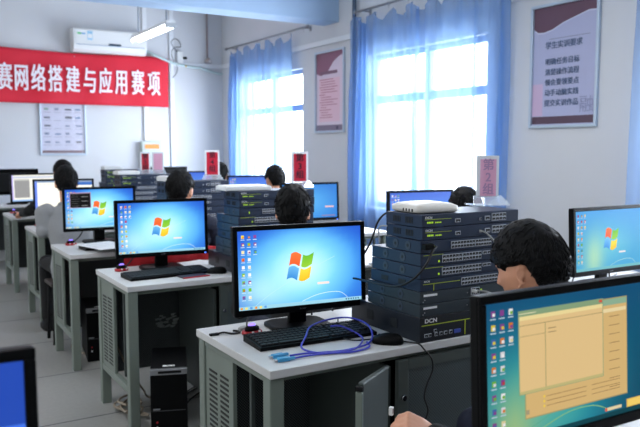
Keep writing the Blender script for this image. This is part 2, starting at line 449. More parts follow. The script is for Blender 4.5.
# ---------------------------------------------------------------- banner
t = thing('red_banner', 'long red cloth banner with white characters on the back wall', 'banner', (0, YW-.055, 0))
bx0, bx1, bt, bb = -.35, 3.46, 2.615, 1.985
me_v, me_f = [], []; nx, nz = 150, 14
for i in range(nx+1):
    for j in range(nz+1):
        u = i/nx; w = j/nz; x = bx0+(bx1-bx0)*u
        sag = .045*(1-((u-.42)/.58)**2) if True else 0
        top = bt+.045+.02*math.sin(u*7)-(.03*max(0, (u-.93)/.07))
        z = top*(1-w)+bb*w
        y = -.02+.012*math.sin(u*37+w*2)*(.4+.6*w)+.008*math.sin(u*11+w*5)
        me_v.append((x, y, z))
for i in range(nx):
    for j in range(nz):
        k = i*(nz+1)+j; me_f.append((k, k+1, k+nz+2, k+nz+1))
me = bpy.data.meshes.new('banner_cloth'); me.from_pydata(me_v, [], me_f); me.materials.append(banner_m)
for p in me.polygons: p.use_smooth = True
o = bpy.data.objects.new('banner_cloth', me); COL.objects.link(o); o.parent = t
md = o.modifiers.new('s', 'SOLIDIFY'); md.thickness = .002
for x in (bx0+.05, 1.0, 2.2, bx1-.04):
    mb = MB(); mb.tube([(x, -.03, 2.60), (x, .054, 2.60)], .006, silver_m, 8); mb.build('nail', t)
chars = '赛网络搭建与应用赛项'
cx = [1.356, 1.547, 1.748, 1.953, 2.17, 2.386, 2.587, 2.799, 3.023, 3.245]
banner_txt = mat('banner_lettering', (240, 232, 240), .6)
for ch, x in zip(chars, cx):
    text_mesh('character', ch, .355, banner_txt, t, face_Y(x, -.045, 2.275), sx=.50, extrude=.001, bold=.005)
mb = MB(); mb.tube(smooth_path([(3.135, YW-.06, 2.74), (3.2, YW-.16, 2.69), (3.3, YW-.15, 2.655), (3.5, YW-.09, 2.60), (3.7, YW-.07, 2.565), (3.95, YW-.07, 2.54), (4.12, YW-.07, 2.50), (4.27, YW-.07, 2.48)]), .019, mat('pale_green_hose', (176, 196, 198), .6), 8)
tag(mb.build('drain_hose'), 'pale green hose running from the air conditioner to the corner', 'hose')

# small wall bits right of the banner
t = thing('wall_camera', 'small white wall camera with a loop of black wire', 'camera', (3.66, YW-.001, 2.56))
mb = MB(); mb.box(-.055, .03, -.05, 0, .02, .2, white_pl, .006); mb.build('housing', t)
mb = MB(); mb.tube([(.04, -.02, .12), (.05, -.1, .11)], .02, black2_m, 10); mb.build('lens', t)
mb = MB(); mb.sphere((.055, -.08, .0), .016, mat('yellow_cap', (200, 160, 60), .5)); mb.build('yellow_tip', t)
mb = MB(); mb.tube(smooth_path([(-.03, -.02, .18), (-.13, -.03, .30), (-.10, -.03, .37), (-.02, -.03, .35), (.0, -.03, .27), (-.07, -.03, .26), (-.13, -.03, .2), (-.11, -.03, .08), (-.05, -.03, -.02), (-.07, -.03, -.1), (-.12, -.03, -.16)]), .005, black_cable_m, 6); mb.build('wire', t)
t = thing('distribution_box', 'grey electrical box with an orange label on the back wall', 'electrical box', (3.06, YW+.001, 1.14))
mb = MB(); mb.box(0, .27, -.1, 0, 0, .37, mat('box_grey', (186, 196, 192), .5), .006); mb.build('enclosure', t)
mb = MB(); mb.box(.04, .24, -.104, -.1, .27, .33, orange_m); mb.build('orange_label', t)
mb = MB(); mb.box(.24, .255, -.115, -.1, .15, .2, silver_m, .003); mb.build('latch', t)
t = thing('wall_notice', 'pale sheet of small dots beside the electrical box', 'notice', (3.335, YW-.001, 1.10))
p = Pic(); p.rect(0, .15, 0, .41, (205, 212, 222), 0)
for a in range(4):
    for b in range(9): p.rect(.015+a*.034, .022+a*.034, .03+b*.042, .04+b*.042, (150, 160, 180), 1)
p.build('notice_sheet', M_PRINT, t, Matrix.Translation((0, -.004, 0)))

# ---------------------------------------------------------------- posters
def poster_frame(t, w, h, depth=.025, orient='Y'):
    mb = MB(); b = .022
    for (x0, x1, z0, z1) in ((0, w, 0, b), (0, w, h-b, h), (0, b, b, h-b), (w-b, w, b, h-b)): mb.box(x0, x1, -depth, 0, z0, z1, frame_m, .003)
    return mb.build('frame', t)
t = thing('framed_poster', 'framed equipment chart partly covered by the red banner', 'poster', (1.755, YW-.001, 1.325))
poster_frame(t, .585, .80)
p = Pic(); p.rect(.02, .565, .02, .78, (196, 196, 218), 0)
p.rect(.03, .555, .03, .065, (92, 44, 60), 1)
rr = random.Random(3)
for r_ in range(5):
    for c_ in range(4):
        x = .06+c_*.13; z = .16+r_*.105
        if rr.random() < .8: p.rect(x, x+.05+rr.random()*.04, z, z+.018+rr.random()*.014, rr.choice([(80, 110, 150), (60, 60, 80), (120, 150, 140), (110, 120, 150)]), 1)
        p.rect(x-.01, x+.085, z-.03, z-.022, (150, 148, 170), 1)
p.rect(.17, .44, .705, .715, (60, 60, 90), 1); p.rect(.13, .46, .675, .683, (90, 90, 120), 1)
p.build('print', M_PRINT, t, Matrix.Translation((0, -.006, 0)))
mb = MB(); mb.box(.022, .563, -.016, -.012, .022, .778, mat('poster_cover', (255, 255, 255), .05, alpha=.08), 0); mb.build('clear_cover', t)

def wallposter(loc, w, h, label):
    t = thing('framed_poster', label, 'poster', loc, -PI/2)
    poster_frame(t, w, h); return t
# rules poster between the windows (local x runs towards -Y)
t = wallposter((XW-.001, 7.15, 1.592), .61, .905, 'narrow pink and white framed rules poster between the two windows')
p = Pic(); w, h = .61, .905
p.rect(.02, w-.02, .02, h-.02, (214, 200, 214), 0); p.rect(.02, w-.02, .02, .085, (120, 108, 130), 1)
p.quad([(.02, h-.02), (.02, h-.24), (.12, h-.27), (.25, h-.24), (.38, h-.13), (.5, h-.08), (w-.02, h-.06), (w-.02, h-.02)], (128, 82, 104), 1)
p.rect(.08, w-.1, .12, .6, (222, 188, 202), 1)
p.rect(.1, .46, .645, .68, (110, 80, 100), 2)
rr = random.Random(5)
for k in range(16): p.rect(.09+(.03 if k % 3 else 0), .2+rr.random()*.28, .585-k*.028, .593-k*.028, (170, 100, 120), 2)
p.rect(.44, .48, .035, .07, (60, 50, 80), 2)
p.build('print', M_PRINT, t, Matrix.Translation((0, -.006, 0)))
# requirements poster
t = wallposter((XW-.001, 3.94, 1.57), .615, .915, 'framed student training requirements poster right of the middle window')
w, h = .615, .915
p = Pic(); p.rect(.02, w-.02, .02, h-.02, (170, 174, 206), 0); p.rect(.02, w-.02, .03, .085, (84, 62, 80), 1)
p.quad([(.02, h-.02), (.02, h-.17), (.06, h-.20), (.12, h-.205), (.2, h-.19), (.3, h-.15), (.42, h-.12), (.52, h-.095), (w-.02, h-.10), (w-.02, h-.02)], (96, 66, 84), 1)
p.quad([(.02, h-.17), (.02, h-.18), (.06, h-.212), (.12, h-.216), (.2, h-.2), (.3, h-.16), (.42, h-.128), (.52, h-.105), (w-.02, h-.11), (w-.02, h-.10), (.52, h-.095), (.42, h-.12), (.3, h-.15), (.2, h-.19), (.12, h-.205), (.06, h-.20)], (196, 200, 222), 2)
p.rect(.17, .53, h-.263, h-.259, (120, 120, 140), 1)
p.rect(.02, .12, .09, .33, (196, 172, 202), 1)
p.build('print', M_PRINT, t, Matrix.Translation((0, -.006, 0)))
ink = mat('poster_ink', (72, 92, 124), .5)
text_mesh('poster_heading', '学生实训要求', .056, ink, t, face_Y(.305, -.009, h-.31), extrude=.0004, bold=.0012)
for k, s_ in enumerate(('明确任务目标', '清楚操作流程', '领会要领要点', '动手动脑实践', '提交实训作品')):
    text_mesh('poster_line', s_, .052, ink, t, face_Y(.295, -.009, h-.43-k*.076), extrude=.0004, bold=.0008)
text_mesh('faint_seal', '融', .13, mat('faint_ink', (150, 154, 186), .5), t, face_Y(.52, -.009, .155), extrude=.0004)

# ---------------------------------------------------------------- lamps
def lamp(x, y, label):
    t = thing('fluorescent_lamp', label, 'ceiling lamp', (x, y, 2.6), group='hanging twin tube lamps')
    mb = MB(); mb.box(-.045, .045, -.58, .58, .02, .055, white_pl, .004); mb.build('fixture_body', t)
    for s in (-1, 1):
        mb = MB(); mb.tube([(s*.038, -.56, 0), (s*.038, .56, 0)], .013, mat('glowing_tube', (255, 255, 255), .3, emit=(248, 250, 255), strength=9), 10); mb.build('tube', t)
    mb = MB()
    for yy in (-.57, .57): mb.box(-.055, .055, yy-.012, yy+.012, -.016, .03, mat('lamp_end', (170, 175, 180), .5), .003)
    mb.build('end_holder', t)
    for yy in (-.45, .45):
        mb = MB(); mb.tube([(0, yy, .05), (0, yy, ZC-2.6)], .006, mat('suspension', (120, 130, 145), .5), 6); mb.build('hanger', t)
    return t
lamp(2.47, 7.42, 'lit twin tube lamp hanging in front of the back wall')
for (x, y) in ((2.5, 3.55), (.1, 6.9), (.1, 3.6), (2.5, .6), (.1, .6)):
    lamp(x, y, 'twin tube lamp hanging overhead outside the view')
def area(name, loc, rot, sx, sy, power, col):
    l = bpy.data.lights.new(name, 'AREA'); l.shape = 'RECTANGLE'; l.size = sx; l.size_y = sy; l.energy = power; l.color = col
    o = bpy.data.objects.new(name, l); COL.objects.link(o); o.location = loc; o.rotation_euler = rot; return o
for (x, y) in ((2.47, 7.42), (2.5, 3.55), (.1, 6.9), (.1, 3.6), (2.5, .6), (.1, .6)):
    area('lamp_light', (x, y, 2.575), (0, 0, 0), .12, 1.15, 4 if y < 1 else 17 if y < 6 else 4, (.97, .98, 1))
for (a, b) in WINS:
    area('daylight', (XW-.2, (a+b)/2, (WZ0+WZ1)/2), (0, PI/2, 0), WZ1-WZ0, b-a, 54, (.94, .97, 1))

# ---------------------------------------------------------------- desks
RW = 2.5
def desk(leaf=True):
    t = thing('computer_desk', '', 'desk')
    D = .60
    mb = MB(); mb.box(0, RW, 0, D, .722, .75, desk_top_m, .003); mb.build('desktop', t)
    # legs
    for (x, y) in ((.005, .012), (.005, D-.062), (RW-.055, .012), (RW-.055, D-.062)):
        mb = MB(); mb.box(x, x+.05, y, y+.05, 0, .722, steel_m, .004); mb.build('leg', t)
    for yy in (.02, D-.045): # long rails
        mb = MB(); mb.box(.055, RW-.055, yy+.02 if yy < .1 else yy, yy+.042 if yy < .1 else yy+.022, .698, .722, steel_m, .003); mb.build('rail', t)
    for xx in (.008, RW-.036):
        mb = MB(); mb.box(xx, xx+.026, .062, D-.062, .700, .722, steel_m, .003); mb.build('side_rail', t)
        mb = MB(); mb.box(xx, xx+.03, .062, D-.062, .20, .235, steel_m, .003); mb.build('foot_rail', t)
    # louvred side panels filling the rear half
    for xx in (.012, RW-.034):
        f = MB(); f.box(xx, xx+.016, .30, D-.062, .235, .700, steel_m, .002); fo = f.build('side_panel', t)
        f = MB(); f.box(xx+.03, xx+.045, .22, .235, .235, .700, door_steel_m, .002); f.build('panel_post', t)
        s = MB()
        sgn = -1 if xx < 1 else 1; xf = xx if xx < 1 else xx+.016
        for c in range(2):
            y0 = .335+c*.098
            for k in range(20):
                z = .625-k*.0185-c*.004
                s.box(min(xf, xf+sgn*.0015), max(xf, xf+sgn*.0015), y0, y0+.07, z-.004, z+.004, hole_m)
        s.build('vent_slots', fo)
    # modesty panel at the back
    mb = MB(); mb.box(.055, RW-.055, D-.03, D-.024, .16, .70, perf_m); mb.build('back_panel', t)
    # cabinet under the equipment
    cx0, cx1 = .46, 1.10
    mb = MB()
    mb.box(cx0, cx0+.015, .03, D-.05, .08, .682, door_steel_m); mb.box(cx1-.015, cx1, .03, D-.05, .08, .682, door_steel_m)
    mb.box(cx0, cx1, .03, D-.05, .08, .095, door_steel_m); mb.box(cx0+.015, cx1-.015, D-.07, D-.05, .095, .682, black2_m)
    mb.build('cabinet_shell', t)
    d = MB(); d.box(.49, 1.08, .006, .02, .09, .70, perf2_m); d.box(.485, .53, .001, .021, .085, .705, door_steel_m, .003); d.box(1.05, 1.095, .001, .021, .085, .705, door_steel_m, .003)
    d.box(.53, 1.05, .001, .021, .085, .13, door_steel_m); d.box(.53, 1.05, .001, .021, .67, .705, door_steel_m)
    do = d.build('cabinet_door', t)
    l = MB(); l.tube([(.507, -.008, .575), (.507, .003, .575)], .009, chrome_m, 12); l.build('lock', do)
    if not leaf: return t
    # swung open leaf
    L = .205; M = Matrix.Translation((.435, .0, 0)) @ Matrix.Rotation(math.radians(210), 4, 'Z')
    d = MB(); d.box(0, L, -.009, .009, .085, .70, door_steel_m, .006, M=None); do = d.build('open_leaf', t, M)
    e = MB(); e.box(L-.002, L+.010, -.012, .012, .085, .672, steel_m, .003); e.build('edge_strip', do, M)
    e = MB(); e.box(L-.003, L+.011, -.013, .013, .674, .69, black2_m, .003); e.build('edge_cap', do, M)
    return t
rows = [(.972, 1.885, 'white-topped computer desk of the front equipment stack'),
        (.99, 3.42, 'white-topped computer desk with the red cloth behind it'),
        (.985, 4.635, 'white-topped computer desk with papers beside its keyboard'),
        (1.035, 6.0, 'white-topped computer desk of the person in the grey shirt'),
        (1.06, 7.5, 'white-topped computer desk of the person hidden behind the grey shirt')]
base_desk = desk(); base_desk.location = (rows[0][0], rows[0][1], 0); base_desk['label'] = rows[0][2]; base_desk['group'] = 'rows of computer desks'
plain_desk = desk(False); plain_desk.location = (rows[1][0], rows[1][1], 0); plain_desk['label'] = rows[1][2]; plain_desk['group'] = 'rows of computer desks'
for (x, y, lb) in rows[2:]: dup(plain_desk, (x, y, 0), 0, lb)
dup(plain_desk, (.95, 9.02, 0), 0, 'computer desk against the back wall at the far left')
dup(plain_desk, (.97, .58, 0), 0, 'desk under the near monitor showing stacked windows')
dup(plain_desk, (-2.28, .70, 0), 0, 'desk under the monitor cut off at the bottom left')
DZ = .7502

# ---------------------------------------------------------------- screens
def mixc(a, b, t):
    t = max(0, min(1, t)); return tuple(a[i]*(1-t)+b[i]*t for i in range(3))
SW, SH = .436, .245
def wallpaper(style):
    def bright(u, v):
        x = (u-.5)*1.6; y = v-.48
        d = math.hypot(x-.02, y*1.25)
        c = mixc((225, 253, 255), (135, 222, 254), d/.42)
        c = mixc(c, (66, 150, 232), (d-.36)/.42)
        c = mixc(c, (40, 92, 205), (d-.62)/.4+max(0, v-.75)*1.2-.1)
        g = math.exp(-(((u-.18)/.25)**2+((v-.22)/.28)**2))
        c = mixc(c, (205, 250, 240), g*.7)
        return c
    def teal(u, v):
        return mixc((0, 0, 0), teal_(u, v), .88)
    def teal_(u, v):
        d = math.hypot((u-.32)*1.3, (v-.25))
        c = mixc((100, 190, 170), (40, 150, 165), d/.4)
        c = mixc(c, (18, 92, 126), (d-.3)/.5)
        c = mixc(c, (20, 70, 120), (v-.6)*1.1)
        c = mixc(c, (186, 204, 128), .8*math.exp(-(((u-.14)/.13)**2+((v-.05)/.34)**2)))
        c = mixc(c, (10, 66, 84), max(0, u-.6)*1.6*(1-v))
        return c
    def soft(u, v):
        d = math.hypot((u-.5)*1.3, v-.5)
        c = mixc((110, 196, 212), (70, 160, 205), d/.5)
        c = mixc(c, (66, 150, 220), (v-.4)*1.2)
        c = mixc(c, (190, 222, 170), .75*math.exp(-(((u-.26)/.14)**2+((v-.2)/.4)**2)))
        return c
    return {'bright': bright, 'teal': teal, 'soft': soft}[style]
def wave_pane(p, x0, x1, z0, z1, col0, col1, lean=.12, amp=.0045, ph=0, lay=1):
    n = 8
    for i in range(n):
        u0, u1 = i/n, (i+1)/n
        def pt(u, v):
            z = z0+(z1-z0)*v+amp*math.sin(u*PI*1.0+ph)-amp*.3
            x = x0+(x1-x0)*u+lean*(z)
            return (x, z)
        a, b, c, d = pt(u0, 0), pt(u1, 0), pt(u1, 1), pt(u0, 1)
        p.quad([a, b, c, d], [col0, col0, col1, col1], lay)
def logo(p, cx, cz, s=1, k=1):
    q = Pic()
    h = .029*s; g = .0022*s
    wave_pane(q, -h-g, -g, g, h+g, (238, 96*k, 48), (244, 120, 60), .22, .0055*s, .4)
    wave_pane(q, g, h+g, g-.003*s, h+g-.003*s, (150, 205, 60), (110, 190, 50), .22, -.0055*s, .4)
    wave_pane(q, -h-g, -g, -h-g, -g, (60, 140, 215), (110, 185, 235), .22, .0055*s, .4)
    wave_pane(q, g, h+g, -h-g-.003*s, -g-.003*s, (240, 190, 40), (250, 220, 70), .22, -.0055*s, .4)
    i0 = len(p.v)
    for v in q.v: p.v.append((v[0]+cx, v[1]-.0004, v[2]+cz))
    for f in q.f: p.f.append(tuple(i+i0 for i in f))
    p.c += q.c
def icons(p, rows_, x0=-.205, cols=(2, 2, 3), seedv=1, s=1, dim=1):
    r = random.Random(seedv)
    pal = [(235, 235, 240), (230, 130, 50), (240, 215, 60), (120, 190, 60), (70, 110, 180), (200, 70, 60), (240, 225, 170), (140, 70, 150), (255, 255, 255)]
    for j in range(rows_):
        n = 3 if j < 3 else 2
        for i in range(n):
            x = x0+i*.0205; z = SH/2-.018-j*.0235
            c = tuple(v*dim for v in r.choice(pal)); c2 = tuple(v*dim for v in r.choice(pal))
            p.rect(x, x+.0095, z-.005, z+.005, c, 2); p.rect(x+.003, x+.009, z-.004, z+.001, c2, 3)
            p.rect(x-.002, x+.011, z-.0098, z-.0078, tuple(v*dim for v in (200, 225, 240)), 2)
def curve_line(p, pts, wd, col, lay=1):
    pts = smooth_path([(a, 0, b) for a, b in pts], 6)
    for i in range(len(pts)-1):
        a, b = pts[i], pts[i+1]; p.quad([(a.x, a.z-wd), (b.x, b.z-wd), (b.x, b.z+wd), (a.x, a.z+wd)], col, lay)
def screen_pic(style, seedv=1):
    p = Pic(); a, b = SW/2, SH/2
    if style in ('bright', 'teal', 'soft'):
        p.grid(-a, a, -b, b, wallpaper(style))
    if style == 'bright':
        logo(p, -.005, .003, 1.3)
        icons(p, 9, seedv=seedv)
        curve_line(p, [(.0, -b+.012), (.05, -b+.028), (.1, -b+.034), (.14, -b+.03), (.165, -b+.012)], .0008, (225, 250, 255))
        curve_line(p, [(-.16, -b+.012), (-.1, -b+.05), (0, -b+.1), (.12, -b+.15)], .0006, (190, 235, 250))
        p.rect(-a, a, -b, -b+.011, (150, 205, 225), 1)
        for k in range(6): p.rect(-a+.005+k*.016, -a+.013+k*.016, -b+.002, -b+.009, [(230, 150, 60), (240, 220, 120), (90, 150, 220)][k % 3], 2)
        for k in range(6): p.rect(a-.06+k*.009, a-.055+k*.009, -b+.003, -b+.008, (70, 110, 150), 2)
        p.rect(.055, .098, -b+.062, -b+.069, (250, 225, 215), 2)
    if style == 'bright' and seedv == 3:
        p.rect(-.19, -.055, .005, .105, (170, 150, 180), 3); p.rect(-.186, -.06, .009, .098, (10, 10, 12), 4)
        r = random.Random(4)
        for k in range(6):
            p.rect(-.18, -.14+r.random()*.03, .09-k*.014, .0915-k*.014, (110, 110, 110), 5)
            if k % 2: p.rect(-.115, -.075, .09-k*.014, .0925-k*.014, (170, 170, 170), 5)
    if style == 'teal':
        icons(p, 10, seedv=11, dim=.82)
        # two stacked windows
        p.rect(-.128, .148, -.086, .101, (150, 140, 94), 3); p.rect(-.126, .146, -.084, .088, (196, 164, 108), 4)
        p.rect(-.126, .146, .088, .099, (128, 160, 134), 4); p.rect(.07, .144, .075, .082, (214, 196, 150), 5)
        for k in range(9): p.rect(.095, .125, .066-k*.0165, .0672-k*.0165, (130, 100, 66), 5)
        for k in range(3):
            p.rect(-.075, .03, -.06-k*.0085+.006, -.0588-k*.0085+.006, (140, 108, 70), 5); p.rect(.045, .125, -.06-k*.0085+.006, -.0588-k*.0085+.006, (140, 108, 70), 5)
            p.rect(-.083, -.079, -.061-k*.0085+.006, -.057-k*.0085+.006, (220, 190, 60), 5)
        p.rect(-.126, -.118, -.078, -.070, (150, 140, 110), 5)
        p.rect(-.143, .078, -.042, .103, (122, 146, 112), 6); p.rect(-.141, .076, -.038, .086, (206, 176, 124), 7)
        p.rect(-.141, .076, .086, .093, (216, 198, 140), 7); p.rect(.066, .075, .096, .101, (190, 80, 60), 7)
        p.rect(-.141, .076, .0765, .0778, (150, 132, 90), 8); p.rect(-.078, -.0765, -.038, .077, (130, 126, 84), 8)
        p.rect(-.141, -.078, .058, .0592, (160, 140, 96), 8); p.rect(-.141, .076, -.041, -.036, (176, 166, 112), 8)
        for k in range(2): p.rect(-.07, -.05, .065-k*.007, .0662-k*.007, (110, 90, 60), 8)
        p.rect(-.141, -.1, .097, .098, (230, 220, 180), 7)
        p.rect(.082, .13, -.11+.0, -.104, (206, 190, 150), 4); p.rect(.082, .088, -.11, -.104, (200, 80, 60), 5)
        p.rect(.145, .214, -.113, -.097, (206, 170, 80), 4); p.rect(.148, .212, -.111, -.099, (222, 190, 96), 5)
        p.rect(-a, a, -b, -b+.009, (10, 60, 70), 1)
        curve_line(p, [(-.1, -b+.01), (-.02, -b+.03), (.05, -b+.03), (.1, -b+.012)], .0008, (130, 176, 110), 2)
        curve_line(p, [(-.15, -b+.01), (-.05, -b+.04), (.08, -b+.09)], .0005, (80, 150, 120), 2)
    if style == 'soft':
        logo(p, .005, .003, 1.3, .9); icons(p, 9, seedv=seedv, dim=.85)
        p.rect(.055, .098, -b+.062, -b+.069, (225, 215, 215), 2); p.rect(-a, a, -b, -b+.011, (110, 180, 190), 1)
        curve_line(p, [(.0, -b+.012), (.05, -b+.028), (.1, -b+.034), (.14, -b+.03), (.165, -b+.012)], .0008, (180, 220, 210))
    if style == 'doc':
        p.rect(-a, a, -b, b, (252, 250, 238), 0); p.rect(-a, -a+.018, -b, b, (110, 140, 235), 1); p.rect(-a, a, b-.012, b, (140, 160, 190), 1)
        p.rect(.10, a, b-.035, b-.012, (60, 110, 190), 2)
        for k in range(7): p.rect(-.18+k*.03, -.17+k*.03, b-.03, b-.022, (190, 190, 200), 2)
    if style == 'table':
        p.rect(-a, a, -b, b, (238, 236, 226), 0); p.rect(-a, a, b-.03, b-.012, (200, 205, 220), 1); p.rect(-a, -a+.012, -b, b, (190, 180, 240), 1)
        p.rect(-.195, -.055, -.09, .07, (150, 150, 150), 2); p.rect(-.195, -.055, .07, .085, (190, 190, 185), 2); p.rect(-a, a, -b, -b+.014, (150, 190, 235), 2)
        for k in range(9): p.rect(-.19, -.06, .06-k*.016, .061-k*.016, (130, 130, 130), 3)
    if style == 'blue':
        p.grid(-a, a, -b, b, lambda u, v: mixc((90, 160, 238), (60, 96, 205), (v-.5)*1.2+.3)); icons(p, 3, seedv=seedv)
        logo(p, -.005, .003, 1.0)
    if style == 'plain':
        p.grid(-a, a, -b, b, lambda u, v: mixc((105, 195, 245), (38, 118, 205), .1+1.3*math.hypot((u-.35)*.9, v-.45)))
        p.rect(.12, .19, -b+.075, -b+.085, (240, 190, 180), 2); p.rect(.09, .2, -b+.012, -b+.018, (150, 120, 140), 2); icons(p, 6, seedv=seedv)
    if style == 'setup':
        p.rect(-a, a, -b, b, (66, 112, 220), 0); p.rect(-a, a, .045, b, (34, 70, 168), 1)
        p.quad([(-a, -b), (a, -b), (a, -.02), (-a, -.06)], (88, 132, 228), 2)
        for k in range(9): p.rect(-.02+k*.021, -.005+k*.021, .078, .086, (214, 226, 245), 2)
        p.quad([(.172, .048), (.177, .036), (.18, .04), (.184, .04)], (255, 235, 215), 3)
    return p

def monitor(loc, rz, style, label, seedv=1, W=.475, H=.29, top=1.17, tilt=3, facing=True, brand=True, big=1.0):
    t = thing('computer_monitor', label, 'monitor', loc, rz, 'black flat screen monitors')
    z0 = loc[2]; cz = top-z0-H/2
    TM = Matrix.Translation((0, 0, cz)) @ Matrix.Rotation(math.radians(-tilt), 4, 'X')
    mb = MB(); mb.box(-W/2, W/2, -.004, .022, -H/2, H/2, black_m, .005)
    mb.box(-W/2+.05, W/2-.05, .02, .045, -H/2+.04, H/2-.04, black2_m, .012); mb.build('housing', t, TM)
    mb = MB(); b = .017
    for (x0, x1, q0, q1) in ((-W/2, W/2, H/2-b, H/2), (-W/2, W/2, -H/2, -H/2+b+.006), (-W/2, -W/2+b, -H/2+b, H/2-b), (W/2-b, W/2, -H/2+b, H/2-b)):
        mb.box(x0, x1, -.010, -.003, q0, q1, black_m, .002)
    mb.build('bezel', t, TM)
    p = screen_pic(style, seedv)
    s = (W-2*b)/SW; sh = (H-2*b-.006)/SH
    so = p.build('screen', M_SCREEN, t, TM @ Matrix.Translation((0, -.0046, .003)) @ Matrix.Diagonal((s, 1, sh, 1)))
    if brand:
        text_mesh('brand_lettering', 'acer', .012, mat('badge_silver', (120, 124, 130), .3, metal=.6), t, TM @ face_Y(0, -.0105, -H/2+.012), sx=1.3, extrude=.0003)
    mb = MB(); mb.box(W/2-.024, W/2-.014, -.0115, -.0095, -H/2+.003, -H/2+.009, led_b); mb.build('power_light', t, TM)
    mb = MB(); mb.box(-.036, .036, .03, .055, .008, cz-.02, black_m, .006); mb.build('neck', t)
    mb = MB(); mb.loft([(0, .04, 0, .118, .09, 4), (0, .04, .009, .118, .09, 4), (0, .04, .014, .108, .08, 4)], black_m, 40); mb.build('stand_base', t)
    return t

def px_cable(name, pts, r, m, label, cat='cable'):
    mb = MB(); pp = smooth_path(pts, 8); mb.tube(pp, r, m, 8); return tag(mb.build(name), label, cat)

monitor((1.318, 2.300, DZ), math.radians(-6.5), 'bright', 'black monitor with a bright blue desktop on the front desk', 1, W=.53, H=.325, top=1.140)
monitor((1.316, 3.845, DZ), math.radians(-6), 'bright', 'black monitor with a blue desktop in front of the red cloth', 2, W=.513, H=.315, top=1.138)
monitor((1.315, 5.17, DZ), math.radians(-4), 'bright', 'black monitor showing a small black command window', 3, W=.503, H=.31, top=1.146)
monitor((1.353, 6.52, DZ), math.radians(-8), 'doc', 'monitor with a white document before the grey-shirted person', 4, W=.505, H=.31, top=1.152, brand=False)
monitor((1.378, 8.03, DZ), math.radians(5), 'table', 'monitor with a grey table on a white page, far left', 5, W=.5, H=.31, top=1.155, brand=False)
monitor((1.38, 9.3, DZ), math.radians(176), 'blue', 'monitor turned away showing its dark back, at the back wall', 6, W=.5, H=.31, brand=False)
monitor((1.220, .985, DZ), math.radians(-1), 'teal', 'nearest monitor, teal desktop with overlapping tan windows', 7, W=.53, H=.325, top=1.139)
monitor((-.09, 1.075, DZ), math.radians(-3), 'setup', 'black monitor with a dark blue screen cut off at lower left', 8, W=.53, H=.325, top=1.139)
monitor((3.01, 2.237, DZ), math.radians(-1), 'soft', 'monitor with a pale teal desktop at the right edge', 9, W=.53, H=.325, top=1.139)
monitor((3.09, 3.77, DZ), math.radians(-8), 'blue', 'monitor behind the white access point, middle window side', 10, W=.51, H=.315, top=1.140)
monitor((2.96, 5.02, DZ), math.radians(-8), 'plain', 'monitor with a plain blue screen right of the number 3 card', 12, W=.51, H=.31, top=1.142)
monitor((3.12, 6.42, DZ), math.radians(-8), 'blue', 'far monitor below the far window, left of a bowed head', 13, W=.5, H=.31, top=1.152, brand=False)
monitor((3.09, 7.92, DZ), math.radians(-8), 'blue', 'far monitor behind the number 4 card', 14, W=.5, H=.31, top=1.153, brand=False)
monitor((3.3, 9.33, DZ), math.radians(180), 'blue', 'dark back of a monitor behind the far equipment stack', 15, W=.5, H=.31, brand=False)

# ---------------------------------------------------------------- keyboards and mice
def keyboard(loc, rz, label):
    t = thing('keyboard', label, 'keyboard', loc, rz, 'black keyboards')
    W, D = .455, .15
    mb = MB(); mb.prism([(-W/2, -D/2, 0), (-W/2, D/2, 0), (-W/2, D/2, .024), (-W/2, -D/2, .012)], (W, 0, 0), black_m); mb.build('body', t)
    mb = MB()
    for r in range(6):
        y = -D/2+.012+r*.0222; zt = .012+(y+D/2)/D*.012
        x = -W/2+.01
        if r == 0: ws = [.024, .019, .024, .105, .024, .019, .019, .026, .006, .019, .019, .019, .006, .04, .019]
        else: ws = [.019]*15+[.006, .019, .019, .019, .006]+[.019]*4
        for wd in ws:
            if wd > .01 and x+wd < W/2-.004: mb.box(x, x+wd-.002, y, y+.0185, zt-.002, zt+.006, key_m, .0015, 1)
            x += wd
    mb.build('keys', t)
    mb = MB(); mb.box(W/2-.09, W/2-.05, D/2-.02, D/2-.012, .0235, .0248, mat('dim_light', (60, 80, 70), .3)); mb.build('indicator_window', t)
    return t
kb0 = keyboard((1.272, 2.15, DZ), math.radians(-3), 'black keyboard on the front desk beneath the indigo cable')
dup(kb0, (1.27, 3.64, DZ), math.radians(4), 'black keyboard on the desk with the red cloth behind')
dup(kb0, (1.335, 4.86, DZ), math.radians(4), 'black keyboard beside the loose papers')
dup(kb0, (1.29, 6.14, DZ), math.radians(0), 'black keyboard before the grey-shirted person')
dup(kb0, (1.33, 7.62, DZ), math.radians(0), 'black keyboard on the desk before the back wall')
dup(kb0, (2.95, 2.05, DZ), math.radians(0), 'black keyboard before the pale teal monitor')
def mouse(loc, rz, label, grp='black mice'):
    t = thing('computer_mouse', label, 'mouse', loc, rz, grp)
    mb = MB(); rg = []
    mb.loft([(0, 0, 0, .030, .053, 2.4), (0, 0, .008, .032, .056, 2.4), (0, .0, .018, .030, .052, 2.3), (0, -.005, .027, .024, .042, 2.2), (0, -.01, .034, .014, .026, 2), (0, -.011, .036, .006, .012, 2)], black_m, 28); mb.build('shell', t)
    mb = MB(); mb.tube([(-.004, .028, .024), (.004, .028, .024)], .008, mat('wheel_rubber', (50, 52, 56), .5), 14); mb.build('scroll_wheel', t)
    return t
m0 = mouse((1.463, 1.955, DZ), math.radians(48), 'black mouse with its cord over the desk edge, beside the firewall')
dup(m0, (1.515, 3.56, DZ), math.radians(60), 'black mouse on the desk with the red cloth behind')
dup(m0, (2.72, 3.62, DZ), math.radians(20), 'small mouse on the far desk right of the front monitor')
dup(m0, (2.42, 3.56, DZ), math.radians(20), 'mouse between the front monitor and the equipment stack')
tz = DZ+.006
